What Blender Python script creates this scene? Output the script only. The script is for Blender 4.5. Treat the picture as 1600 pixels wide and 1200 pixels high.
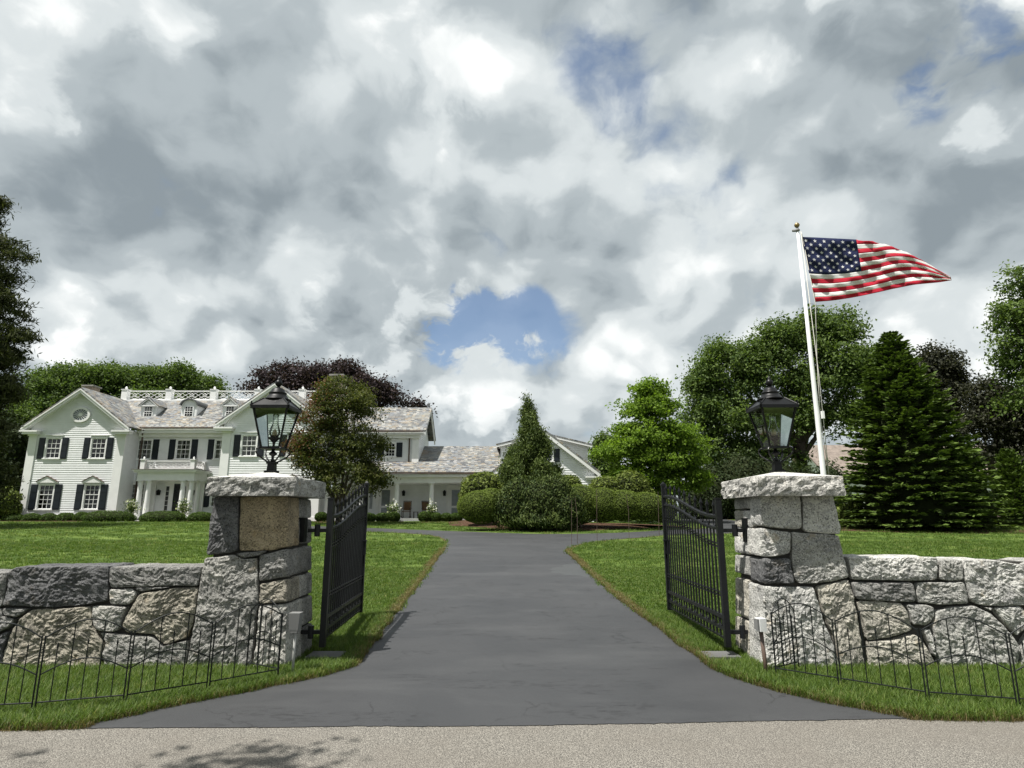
import bpy, bmesh, math, random
import numpy as np
from mathutils import Vector, Matrix, noise as mnoise
R = math.radians
for o in list(bpy.data.objects): bpy.data.objects.remove(o, do_unlink=True)
scene = bpy.context.scene
COL = scene.collection

# ------------------------------------------------------------------ camera
F_PX, CX, CY = 960.0, 800.0, 600.0          # focal length and centre in pixels of a 1600 x 1200 frame
PITCH = math.atan(208.0 / F_PX)
EYE = 1.55
cam_data = bpy.data.cameras.new('camera'); cam = bpy.data.objects.new('camera', cam_data); COL.objects.link(cam)
cam.location = (0, 0, EYE); cam.rotation_euler = (math.pi / 2 + PITCH, 0, 0)
cam_data.sensor_width = 36.0; cam_data.lens = F_PX / 1600.0 * 36.0
cam_data.clip_start = 0.05; cam_data.clip_end = 4000.0
scene.camera = cam
CP, SP = math.cos(PITCH), math.sin(PITCH)

# ------------------------------------------------------------------ light and exposure
SUN_TO = Vector((-0.34, -0.22, 0.91)).normalized()
sun_data = bpy.data.lights.new('sun', 'SUN'); sun = bpy.data.objects.new('sun', sun_data); COL.objects.link(sun)
sun_data.energy = 4.6; sun_data.angle = R(0.6); sun_data.color = (1.0, 0.965, 0.91)
sun.rotation_euler = SUN_TO.to_track_quat('Z', 'Y').to_euler(); sun.location = (0, 0, 30)
scene.view_settings.view_transform = 'Standard'; scene.view_settings.look = 'None'
scene.view_settings.exposure = 0.80; scene.view_settings.gamma = 1.0
scene.view_settings.use_curve_mapping = False
scene.render.resolution_x = 1024; scene.render.resolution_y = 768
scene.cycles.max_bounces = 8; scene.cycles.transparent_max_bounces = 12
scene.cycles.use_denoising = True


def ray(px, py):
    a = (px - CX) / F_PX; b = -(py - CY) / F_PX
    return Vector((a, CP - SP * b, SP + CP * b))

# ------------------------------------------------------------------ sky: clear air with a broken layer of cumulus
world = bpy.data.worlds.new('World'); scene.world = world; world.use_nodes = True
world.cycles.sampling_method = 'MANUAL'; world.cycles.sample_map_resolution = 256
def build_sky():
    nt = world.node_tree; nt.nodes.clear()
    N = nt.nodes.new; L = nt.links.new
    def val(x): return x
    def m(op, a, b=None, c=None, clamp=False):
        n = N('ShaderNodeMath'); n.operation = op; n.use_clamp = clamp
        for i, x in enumerate((a, b, c)):
            if x is None: continue
            if isinstance(x, (int, float)): n.inputs[i].default_value = x
            else: L(x, n.inputs[i])
        return n.outputs[0]
    def vm(op, a, b):
        n = N('ShaderNodeVectorMath'); n.operation = op
        for i, x in enumerate((a, b)):
            if x is None: continue
            if isinstance(x, (tuple, Vector)): n.inputs[i].default_value = tuple(x)
            else: L(x, n.inputs[i])
        return n.outputs['Value'] if op in ('DOT_PRODUCT', 'LENGTH') else n.outputs[0]
    def smooth(x, lo, hi, a=0.0, b=1.0):
        n = N('ShaderNodeMapRange'); n.interpolation_type = 'SMOOTHSTEP'
        L(x, n.inputs[0]); n.inputs[1].default_value = lo; n.inputs[2].default_value = hi
        n.inputs[3].default_value = a; n.inputs[4].default_value = b
        return n.outputs[0]
    def fbm(vec, scale, detail, rough, dist=0.0, lac=2.0):
        n = N('ShaderNodeTexNoise'); n.noise_dimensions = '2D'
        L(vec, n.inputs['Vector']); n.inputs['Scale'].default_value = scale; n.inputs['Detail'].default_value = detail
        n.inputs['Roughness'].default_value = rough; n.inputs['Distortion'].default_value = dist
        n.inputs['Lacunarity'].default_value = lac
        return n.outputs['Fac']
    tc = N('ShaderNodeTexCoord').outputs['Generated']
    sep = N('ShaderNodeSeparateXYZ'); L(tc, sep.inputs[0])
    z = m('ADD', m('ABSOLUTE', sep.outputs[2]), 0.62)
    cmb = N('ShaderNodeCombineXYZ')
    L(m('DIVIDE', sep.outputs[0], z), cmb.inputs[0]); L(m('DIVIDE', sep.outputs[1], z), cmb.inputs[1])
    p = cmb.outputs[0]
    def shifted(v, off): return vm('ADD', v, off)
    # billows: fbm plus rounded puffs from a smooth cellular pattern
    warp = N('ShaderNodeTexNoise'); warp.noise_dimensions = '2D'; L(p, warp.inputs['Vector']); warp.inputs['Scale'].default_value = 7.0; warp.inputs['Detail'].default_value = 5
    wv = N('ShaderNodeVectorMath'); wv.operation = 'SCALE'; L(vm('SUBTRACT', warp.outputs['Color'], (0.5, 0.5, 0.5)), wv.inputs[0]); wv.inputs['Scale'].default_value = 0.075
    def dens(pv, det=7):
        q = vm('ADD', pv, wv.outputs[0])
        base = fbm(q, 1.7, det, 0.56)
        vo = N('ShaderNodeTexVoronoi'); vo.voronoi_dimensions = '2D'; vo.feature = 'F1'; L(q, vo.inputs['Vector'])
        vo.inputs['Scale'].default_value = 5.2; vo.inputs['Detail'].default_value = 2; vo.inputs['Roughness'].default_value = 0.5
        puff = m('SUBTRACT', 0.62, vo.outputs['Distance'])
        return m('ADD', m('MULTIPLY', base, 0.78), m('MULTIPLY', puff, 0.26))
    n0 = dens(p)
    n1 = dens(shifted(p, (-0.028, -0.05, 0.0)), 6)
    def blobs(lst):
        acc = None
        for (px, py, rad, w) in lst:
            d = ray(px, py).normalized()
            c = vm('DOT_PRODUCT', tc, d)
            g = smooth(c, math.cos(R(rad)), math.cos(R(rad * 0.15)), 0.0, w)
            acc = g if acc is None else m('ADD', acc, g)
        return acc
    rag = smooth(fbm(vm('ADD', shifted(p, (5.2, 1.1, 0.0)), wv.outputs[0]), 4.6, 6, 0.62), 0.32, 0.64, 0.05, 1.75)
    holes = m('MULTIPLY', blobs(SKY_HOLES), rag)
    tone = blobs(SKY_TONE)
    fine = m('SUBTRACT', fbm(vm('ADD', p, wv.outputs[0]), 8.5, 6, 0.62), 0.5)
    nf = m('ADD', n0, m('MULTIPLY', fine, 0.26))
    cover = smooth(m('SUBTRACT', m('ADD', m('MULTIPLY', nf, 2.6), 0.20), holes), 0.18, 0.74, 0.15, 1.0)
    # light on the clouds: a grey layer behind, brighter puffs in front of it, lit towards the sun and grey below
    lit = m('MULTIPLY', m('SUBTRACT', n0, n1), 1.9)
    thick = smooth(fbm(shifted(p, (3.1, 7.7, 1.3)), 1.8, 4, 0.5), 0.34, 0.66)
    s0 = m('ADD', m('MULTIPLY', thick, -0.26), 0.56)
    belly = smooth(n0, 0.46, 0.68, 0.0, -0.36)
    s1 = m('ADD', m('ADD', m('MULTIPLY', thick, -0.14), 0.78), belly)
    puff = smooth(nf, 0.40, 0.54)
    s = m('ADD', s0, m('MULTIPLY', puff, m('SUBTRACT', s1, s0)))
    s = m('ADD', m('ADD', s, lit), m('ADD', m('MULTIPLY', fine, 0.34), m('MULTIPLY', tone, 0.75)))
    ramp = N('ShaderNodeValToRGB'); L(s, ramp.inputs[0])
    cr = ramp.color_ramp; cr.interpolation = 'EASE'
    cr.elements[0].position = 0.0; cr.elements[0].color = (0.225, 0.264, 0.290, 1)
    cr.elements[1].position = 1.0; cr.elements[1].color = (0.82, 0.84, 0.832, 1)
    e = cr.elements.new(0.35); e.color = (0.375, 0.420, 0.442, 1)
    e = cr.elements.new(0.62); e.color = (0.57, 0.612, 0.622, 1)
    sky = N('ShaderNodeTexSky'); sky.sky_type = 'NISHITA'; sky.sun_disc = False
    sky.sun_elevation = math.asin(SUN_TO.z); sky.sun_rotation = math.atan2(SUN_TO.x, SUN_TO.y)
    sky.altitude = 20; sky.air_density = 1.0; sky.dust_density = 0.6; sky.ozone_density = 1.5
    b_sky = N('ShaderNodeBackground'); L(sky.outputs[0], b_sky.inputs[0]); b_sky.inputs[1].default_value = 0.075
    b_cl = N('ShaderNodeBackground'); L(ramp.outputs[0], b_cl.inputs[0]); b_cl.inputs[1].default_value = 0.72
    mix = N('ShaderNodeMixShader'); L(cover, mix.inputs[0]); L(b_sky.outputs[0], mix.inputs[1]); L(b_cl.outputs[0], mix.inputs[2])
    out = N('ShaderNodeOutputWorld'); L(mix.outputs[0], out.inputs[0])
# directions (by image position) where the layer opens, and where it is brighter (+) or greyer (-)
SKY_HOLES = [(690, 490, 5.5, 0.52), (740, 510, 5.5, 0.42), (795, 514, 5.5, 0.44), (850, 512, 5, 0.36), (805, 475, 4, 0.20), (960, 455, 7, -0.30), (800, 400, 6, -0.15), (945, 110, 7, 0.22), (735, 30, 7, 0.34), (1600, 30, 9, 0.50), (1405, 165, 4, 0.30), (640, 590, 7, 0.38), (250, 350, 12, -0.2), (1440, 370, 8, -0.25), (1100, 640, 10, -0.15)]
SKY_TONE = [(330, 300, 14, -0.20), (560, 480, 9, -0.10), (900, 420, 8, -0.20), (800, 210, 6, -0.08), (480, 385, 5, 0.25), (810, 130, 6, 0.28), (700, 260, 6, 0.22),
            (1050, 430, 6, 0.22), (120, 470, 7, 0.16), (330, 500, 6, 0.12), (750, 565, 6, 0.42), (900, 575, 9, 0.26), (1010, 560, 8, 0.18), (700, 640, 9, 0.14), (180, 500, 9, 0.14), (1500, 330, 11, -0.12), (1350, 360, 5, 0.15), (1560, 500, 8, 0.18),
            (140, 60, 14, 0.10), (60, 250, 8, -0.06), (1150, 200, 10, 0.12), (1480, 60, 8, -0.10), (620, 580, 6, -0.10)]
build_sky()

# ------------------------------------------------------------------ layout helpers
ROAD_Y, SLOPE, TOP_Y = 5.1, 0.038, 46.0
def g(y):
    """height of the ground: level road, lawn climbing to the house, nearly level behind it"""
    if y < ROAD_Y: return 0.0
    if y < TOP_Y: return SLOPE * (y - ROAD_Y)
    return SLOPE * (TOP_Y - ROAD_Y) + 0.006 * (y - TOP_Y)
def at(px, py, Y):
    d = ray(px, py); t = Y / d.y
    return Vector((d.x * t, Y, EYE + d.z * t))
def ground(px, py, dz=0.0):
    d = ray(px, py)
    t = EYE / -d.z if d.z < 0 else 1e9
    if t * d.y > ROAD_Y: t = (EYE + SLOPE * ROAD_Y) / (SLOPE * d.y - d.z)
    p = Vector((d.x * t, d.y * t, 0)); p.z = g(p.y) + dz
    return p

ORI = {}
def root_of(o): return ORI.get(o.name, Vector((0, 0, 0)))
def tag(o, label=None, cat=None, group=None, kind=None):
    if label: o['label'] = label
    if cat: o['category'] = cat
    if group: o['group'] = group
    if kind: o['kind'] = kind
    return o
def thing(name, label, cat, loc=(0, 0, 0), rz=0.0, group=None, local=False):
    o = bpy.data.objects.new(name, None); COL.objects.link(o)
    o.empty_display_size = 0.2; o.location = loc; o.rotation_euler = (0, 0, rz)
    ORI[o.name] = Vector((0, 0, 0)) if local else Vector(loc)
    return tag(o, label, cat, group)

def link(name, me, mat, parent=None, smooth=False):
    o = bpy.data.objects.new(name, me); COL.objects.link(o)
    if mat is not None and not me.materials: me.materials.append(mat)
    if smooth: me.polygons.foreach_set('use_smooth', [True] * len(me.polygons))
    if parent is not None:
        o.parent = parent; ORI[o.name] = root_of(parent)
    return o

class MB:
    """collects faces; build() links them as ONE mesh object (world coordinates, moved under the parent's origin)"""
    def __init__(s): s.v = []; s.f = []; s.uv = None
    def poly(s, pts):
        n = len(s.v); s.v += [tuple(p) for p in pts]; s.f.append(tuple(range(n, n + len(pts)))); return s
    def box(s, a, b):
        x0, y0, z0 = a; x1, y1, z1 = b; n = len(s.v)
        s.v += [(x0, y0, z0), (x1, y0, z0), (x1, y1, z0), (x0, y1, z0), (x0, y0, z1), (x1, y0, z1), (x1, y1, z1), (x0, y1, z1)]
        s.f += [(n, n+3, n+2, n+1), (n+4, n+5, n+6, n+7), (n, n+1, n+5, n+4), (n+1, n+2, n+6, n+5), (n+2, n+3, n+7, n+6), (n+3, n, n+4, n+7)]
        return s
    def cbox(s, c, w, d, h, rz=0.0, taper=1.0):
        """box standing on c, turned by rz"""
        n = len(s.v); ca, sa = math.cos(rz), math.sin(rz)
        for k, z in ((1.0, 0), (taper, h)):
            for ux, uy in ((-1, -1), (1, -1), (1, 1), (-1, 1)):
                x, y = ux * w / 2 * k, uy * d / 2 * k
                s.v.append((c[0] + x * ca - y * sa, c[1] + x * sa + y * ca, c[2] + z))
        s.f += [(n, n+3, n+2, n+1), (n+4, n+5, n+6, n+7), (n, n+1, n+5, n+4), (n+1, n+2, n+6, n+5), (n+2, n+3, n+7, n+6), (n+3, n, n+4, n+7)]
        return s
    def tube(s, pts, r, n=8, flat=None):
        pts = [Vector(p) for p in pts]; rs = r if isinstance(r, (list, tuple)) else [r] * len(pts)
        base = len(s.v); up0 = Vector((0, 0, 1))
        for i, p in enumerate(pts):
            t = (pts[min(i + 1, len(pts) - 1)] - pts[max(i - 1, 0)]).normalized()
            up = up0 if abs(t.z) < 0.95 else Vector((0, 1, 0))
            a = t.cross(up).normalized(); b = a.cross(t).normalized()
            for k in range(n):
                an = 2 * math.pi * (k + 0.5) / n
                s.v.append(tuple(p + a * (math.cos(an) * rs[i]) + b * (math.sin(an) * rs[i])))
        for i in range(len(pts) - 1):
            for k in range(n):
                k2 = (k + 1) % n
                s.f.append((base + i*n + k, base + i*n + k2, base + (i+1)*n + k2, base + (i+1)*n + k))
        s.f.append(tuple(base + k for k in range(n))[::-1]); e = base + (len(pts) - 1) * n
        s.f.append(tuple(e + k for k in range(n)))
        return s
    def bar(s, a, b, w): return s.tube([a, b], w * 0.7071, 4)
    def lathe(s, prof, c, n=16):
        base = len(s.v)
        for r, z in prof:
            for k in range(n):
                an = 2 * math.pi * k / n
                s.v.append((c[0] + r * math.cos(an), c[1] + r * math.sin(an), c[2] + z))
        for i in range(len(prof) - 1):
            for k in range(n):
                k2 = (k + 1) % n
                s.f.append((base + i*n + k, base + i*n + k2, base + (i+1)*n + k2, base + (i+1)*n + k))
        s.f.append(tuple(base + k for k in range(n))[::-1]); e = base + (len(prof) - 1) * n
        s.f.append(tuple(e + k for k in range(n)))
        return s
    def prism(s, poly, axis, a, b):
        """poly in the two other axes, extruded along axis from a to b"""
        n = len(s.v); k = len(poly)
        def mk(p, t):
            return {'x': (t, p[0], p[1]), 'y': (p[0], t, p[1]), 'z': (p[0], p[1], t)}[axis]
        s.v += [mk(p, a) for p in poly] + [mk(p, b) for p in poly]
        s.f.append(tuple(range(n, n + k))); s.f.append(tuple(range(n + k, n + 2 * k))[::-1])
        for i in range(k):
            j = (i + 1) % k; s.f.append((n + j, n + i, n + k + i, n + k + j))
        return s
    def mesh(s, name, off=None):
        me = bpy.data.meshes.new(name)
        v = s.v if off is None else [(x - off[0], y - off[1], z - off[2]) for x, y, z in s.v]
        me.from_pydata(v, [], s.f); me.validate(); me.update(); return me
    def build(s, name, mat, parent=None, smooth=False, fix=True):
        off = root_of(parent) if parent is not None else None
        me = s.mesh(name, off)
        if fix:
            bm = bmesh.new(); bm.from_mesh(me); bmesh.ops.recalc_face_normals(bm, faces=bm.faces); bm.to_mesh(me); bm.free()
        return link(name, me, mat, parent, smooth)

# ------------------------------------------------------------------ materials
MATS = {}
class NT:
    def __init__(s, name):
        s.mat = bpy.data.materials.new(name); s.mat.use_nodes = True
        s.t = s.mat.node_tree; s.t.nodes.clear()
        s.out = s.n('ShaderNodeOutputMaterial')
        MATS[name] = s.mat
    def n(s, t): return s.t.nodes.new(t)
    def l(s, a, b): s.t.links.new(a, b)
    def setv(s, sock, x):
        if isinstance(x, (int, float)): sock.default_value = x
        elif isinstance(x, tuple): sock.default_value = x if len(x) == len(sock.default_value) else (*x, 1)
        else: s.l(x, sock)
    def math(s, op, a, b=None, c=None, clamp=False):
        n = s.n('ShaderNodeMath'); n.operation = op; n.use_clamp = clamp
        for i, x in enumerate((a, b, c)):
            if x is not None: s.setv(n.inputs[i], x)
        return n.outputs[0]
    def vmath(s, op, a, b=None):
        n = s.n('ShaderNodeVectorMath'); n.operation = op
        s.setv(n.inputs[0], a)
        if b is not None:
            if op == 'SCALE': s.setv(n.inputs['Scale'], b)
            else: s.setv(n.inputs[1], b)
        return n.outputs[0]
    def obj(s): return s.n('ShaderNodeTexCoord').outputs['Object']
    def pos(s): return s.n('ShaderNodeNewGeometry').outputs['Position']
    def uv(s): return s.n('ShaderNodeTexCoord').outputs['UV']
    def noise(s, vec, scale, detail=4, rough=0.5, dist=0.0, col=False):
        n = s.n('ShaderNodeTexNoise'); s.l(vec, n.inputs['Vector']); n.inputs['Scale'].default_value = scale
        n.inputs['Detail'].default_value = detail; n.inputs['Roughness'].default_value = rough; n.inputs['Distortion'].default_value = dist
        return n.outputs['Color' if col else 'Fac']
    def voro(s, vec, scale, feature='F1', out='Distance', rnd=1.0):
        n = s.n('ShaderNodeTexVoronoi'); n.feature = feature; s.l(vec, n.inputs['Vector']); n.inputs['Scale'].default_value = scale
        n.inputs['Randomness'].default_value = rnd
        return n.outputs[out]
    def rng(s, x, lo, hi, a=0.0, b=1.0, smooth=True):
        n = s.n('ShaderNodeMapRange'); n.interpolation_type = 'SMOOTHSTEP' if smooth else 'LINEAR'
        s.setv(n.inputs[0], x)
        for i, v in enumerate((lo, hi, a, b)): n.inputs[i + 1].default_value = v
        return n.outputs[0]
    def ramp(s, x, stops):
        n = s.n('ShaderNodeValToRGB'); s.l(x, n.inputs[0]); e = n.color_ramp.elements
        for i, (p, c) in enumerate(stops):
            q = e[i] if i < 2 else e.new(p)
            q.position = p; q.color = (*c, 1)
        return n.outputs[0]
    def mix(s, f, a, b, mode='MIX'):
        n = s.n('ShaderNodeMix'); n.data_type = 'RGBA'; n.blend_type = mode
        s.setv(n.inputs[0], f); s.setv(n.inputs[6], a); s.setv(n.inputs[7], b)
        return n.outputs[2]
    def bump(s, h, strength=0.5, dist=0.01, normal=None):
        n = s.n('ShaderNodeBump'); s.l(h, n.inputs['Height']); n.inputs['Strength'].default_value = strength
        n.inputs['Distance'].default_value = dist
        if normal is not None: s.l(normal, n.inputs['Normal'])
        return n.outputs[0]
    def bsdf(s, col, rough=0.6, normal=None, metal=0.0, spec=0.5, coat=0.0):
        b = s.n('ShaderNodeBsdfPrincipled'); s.setv(b.inputs['Base Color'], col); s.setv(b.inputs['Roughness'], rough)
        b.inputs['Metallic'].default_value = metal; b.inputs['Specular IOR Level'].default_value = spec
        b.inputs['Coat Weight'].default_value = coat
        if normal is not None: s.l(normal, b.inputs['Normal'])
        s.l(b.outputs[0], s.out.inputs[0]); return b

def m_paint(name, col, rough=0.45, var=0.06, spec=0.4, grain=40.0, bump=0.02, metal=0.0):
    t = NT(name); p = t.pos()
    v = t.noise(p, 2.2, 5, 0.6)
    c = t.mix(t.rng(v, 0.3, 0.75), tuple(x * (1 - var) for x in col), tuple(min(1, x * (1 + var)) for x in col))
    t.bsdf(c, t.rng(t.noise(p, 9.0, 3), 0.2, 0.8, rough - 0.06, rough + 0.10), t.bump(t.noise(p, grain, 3), bump * 10, 0.002), spec=spec, metal=metal)
    return t.mat
m_paint('white_paint', (0.80, 0.80, 0.785), 0.5, 0.04)
m_paint('white_siding', (0.765, 0.775, 0.775), 0.55, 0.05)
m_paint('grey_box', (0.17, 0.17, 0.165), 0.6)
m_paint('pale_pipe', (0.34, 0.34, 0.32), 0.6)
m_paint('black_iron', (0.007, 0.0075, 0.009), 0.36, 0.25, 0.32, 60, 0.03)
m_paint('black_wire', (0.007, 0.009, 0.009), 0.5, 0.2, 0.25)
m_paint('lantern_metal', (0.0055, 0.0055, 0.006), 0.38, 0.25, 0.24, 50, 0.02)
m_paint('shutter_paint', (0.009, 0.013, 0.019), 0.45, 0.2)
m_paint('door_paint', (0.010, 0.011, 0.014), 0.3, 0.2)
m_paint('gutter_metal', (0.10, 0.07, 0.055), 0.45, 0.3)
m_paint('brass', (0.30, 0.22, 0.10), 0.35, 0.2, metal=0.9)
m_paint('pad_concrete', (0.10, 0.10, 0.098), 0.85, 0.2, 0.2, 80, 0.08)
m_paint('concrete', (0.26, 0.25, 0.23), 0.85, 0.15, 0.2, 80, 0.08)
m_paint('terracotta', (0.22, 0.10, 0.06), 0.8, 0.15)
m_paint('wicker', (0.17, 0.10, 0.055), 0.7, 0.3, 0.2, 200, 0.1)
m_paint('dark_wood', (0.035, 0.024, 0.018), 0.55, 0.2)
m_paint('room_dark', (0.020, 0.021, 0.022), 0.9, 0.2, 0.05)
m_paint('curtain', (0.52, 0.50, 0.45), 0.9, 0.1, 0.05)
m_paint('porch_floor', (0.40, 0.40, 0.39), 0.6, 0.1)
m_paint('walk_stone', (0.48, 0.47, 0.44), 0.8, 0.1, 0.2)
m_paint('rope', (0.55, 0.53, 0.48), 0.9, 0.1, 0.1)
m_paint('flag_red', (0.56, 0.022, 0.050), 0.62, 0.12, 0.25)
m_paint('flag_white', (0.82, 0.81, 0.79), 0.62, 0.05, 0.25)
m_paint('flag_blue', (0.024, 0.032, 0.095), 0.62, 0.12, 0.25)
m_paint('brick_chimney', (0.30, 0.24, 0.20), 0.85, 0.25, 0.2, 30, 0.1)
for k in ('flag_red', 'flag_white', 'flag_blue'):
    nt = MATS[k].node_tree; b = [n for n in nt.nodes if n.type == 'BSDF_PRINCIPLED'][0]
    tr = nt.nodes.new('ShaderNodeBsdfTranslucent'); mx = nt.nodes.new('ShaderNodeMixShader'); mx.inputs[0].default_value = 0.38
    cl = b.inputs['Base Color'].links[0].from_socket; nt.links.new(cl, tr.inputs[0])
    o = [n for n in nt.nodes if n.type == 'OUTPUT_MATERIAL'][0]
    nt.links.new(b.outputs[0], mx.inputs[1]); nt.links.new(tr.outputs[0], mx.inputs[2]); nt.links.new(mx.outputs[0], o.inputs[0])

def m_glass(name, tint, refl=1.0, through=1.0):
    t = NT(name)
    tr = t.n('ShaderNodeBsdfTransparent'); tr.inputs[0].default_value = (*tint, 1)
    gl = t.n('ShaderNodeBsdfGlossy'); gl.inputs['Roughness'].default_value = 0.03
    wob = t.bump(t.noise(t.pos(), 3.0, 2), 0.15, 0.02); t.l(wob, gl.inputs['Normal'])
    fr = t.n('ShaderNodeFresnel'); fr.inputs[0].default_value = 1.5
    mx = t.n('ShaderNodeMixShader'); t.l(t.math('MULTIPLY', fr.outputs[0], refl, clamp=True), mx.inputs[0])
    t.l(tr.outputs[0], mx.inputs[1]); t.l(gl.outputs[0], mx.inputs[2]); t.l(mx.outputs[0], t.out.inputs[0])
    return t.mat
m_glass('window_glass', (0.75, 0.78, 0.78), 1.4)
m_glass('lantern_glass', (0.84, 0.90, 0.88), 2.4)
m_glass('bulb_glass', (0.93, 0.94, 0.92), 2.6)

def m_granite():
    t = NT('granite'); p = t.obj()
    oi = t.n('ShaderNodeObjectInfo')
    pr = t.vmath('ADD', p, t.vmath('SCALE', t.n('ShaderNodeCombineXYZ').outputs[0], 1.0))
    cx = t.n('ShaderNodeCombineXYZ'); t.l(oi.outputs['Random'], cx.inputs[0]); t.l(oi.outputs['Random'], cx.inputs[1])
    pr = t.vmath('ADD', p, t.vmath('SCALE', cx.outputs[0], 37.0))
    base = oi.outputs['Color']
    big = t.noise(pr, 3.2, 5, 0.62, 0.6)
    c = t.mix(t.rng(big, 0.30, 0.72), t.mix(1.0, base, (0.74, 0.73, 0.72), 'MULTIPLY'), t.mix(1.0, base, (1.55, 1.52, 1.45), 'MULTIPLY'))
    speck = t.voro(pr, 95.0, 'F1', 'Color')
    sp = t.n('ShaderNodeSeparateColor'); t.l(speck, sp.inputs[0])
    c = t.mix(t.rng(sp.outputs[0], 0.70, 0.86, 0.0, 0.75), c, t.mix(1.0, base, (0.28, 0.28, 0.29), 'MULTIPLY'))
    c = t.mix(t.rng(sp.outputs[1], 0.76, 0.88, 0.0, 0.65), c, t.mix(1.0, base, (1.75, 1.72, 1.66), 'MULTIPLY'))
    rust = t.rng(t.noise(pr, 5.0, 4, 0.6), 0.60, 0.74, 0.0, 0.45)
    c = t.mix(rust, c, t.mix(1.0, base, (1.15, 0.92, 0.62), 'MULTIPLY'))
    fine = t.noise(pr, 62.0, 6, 0.72); mid = t.noise(pr, 19.0, 6, 0.66, 0.5)
    n1 = t.bump(mid, 0.9, 0.028); n2 = t.bump(fine, 1.0, 0.018, n1)
    t.bsdf(c, 0.86, n2, spec=0.25)
m_granite()

def m_mortar():
    t = NT('wall_core'); t.bsdf(t.mix(t.noise(t.pos(), 12, 4), (0.035, 0.034, 0.032), (0.085, 0.08, 0.072)), 0.95, spec=0.1)
m_mortar()

def m_slate():
    """slate shingles from UV in metres: every slate its own colour, butt edges in relief"""
    t = NT('slate'); uv = t.uv()
    s = t.n('ShaderNodeSeparateXYZ'); t.l(uv, s.inputs[0])
    vv = t.math('DIVIDE', s.outputs[1], 0.17); row = t.math('FLOOR', vv)
    wn = t.n('ShaderNodeTexWhiteNoise'); wn.noise_dimensions = '1D'; t.l(row, wn.inputs['W'])
    uu = t.math('ADD', t.math('DIVIDE', s.outputs[0], 0.23), t.math('MULTIPLY', wn.outputs['Value'], 7.0)); colm = t.math('FLOOR', uu)
    cc = t.n('ShaderNodeCombineXYZ'); t.l(colm, cc.inputs[0]); t.l(row, cc.inputs[1])
    w2 = t.n('ShaderNodeTexWhiteNoise'); w2.noise_dimensions = '2D'; t.l(cc.outputs[0], w2.inputs['Vector'])
    c = t.ramp(w2.outputs['Value'], [(0.0, (0.085, 0.083, 0.085)), (1.0, (0.31, 0.30, 0.285)), (0.22, (0.14, 0.136, 0.130)), (0.45, (0.215, 0.21, 0.195)), (0.62, (0.17, 0.18, 0.19)), (0.80, (0.205, 0.168, 0.122))])
    big = t.noise(uv, 0.7, 4, 0.6)
    c = t.mix(t.rng(big, 0.35, 0.7), t.mix(1.0, c, (0.80, 0.84, 0.90), 'MULTIPLY'), t.mix(1.0, c, (1.18, 1.19, 1.13), 'MULTIPLY'))
    c = t.mix(t.rng(t.noise(uv, 0.45, 3, 0.6), 0.58, 0.72, 0.0, 0.45), c, (0.27, 0.195, 0.115))
    fv = t.math('FRACT', vv); fu = t.math('FRACT', uu)
    gap = t.math('MULTIPLY', t.rng(fu, 0.0, 0.06), t.rng(fv, 0.0, 0.12))
    h = t.math('MULTIPLY', gap, t.math('SUBTRACT', 1.15, fv))
    c = t.mix(gap, t.mix(1.0, c, (0.45, 0.45, 0.45), 'MULTIPLY'), c)
    t.bsdf(c, t.rng(w2.outputs['Value'], 0, 1, 0.5, 0.8), t.bump(h, 0.8, 0.03), spec=0.4)
m_slate()

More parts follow.
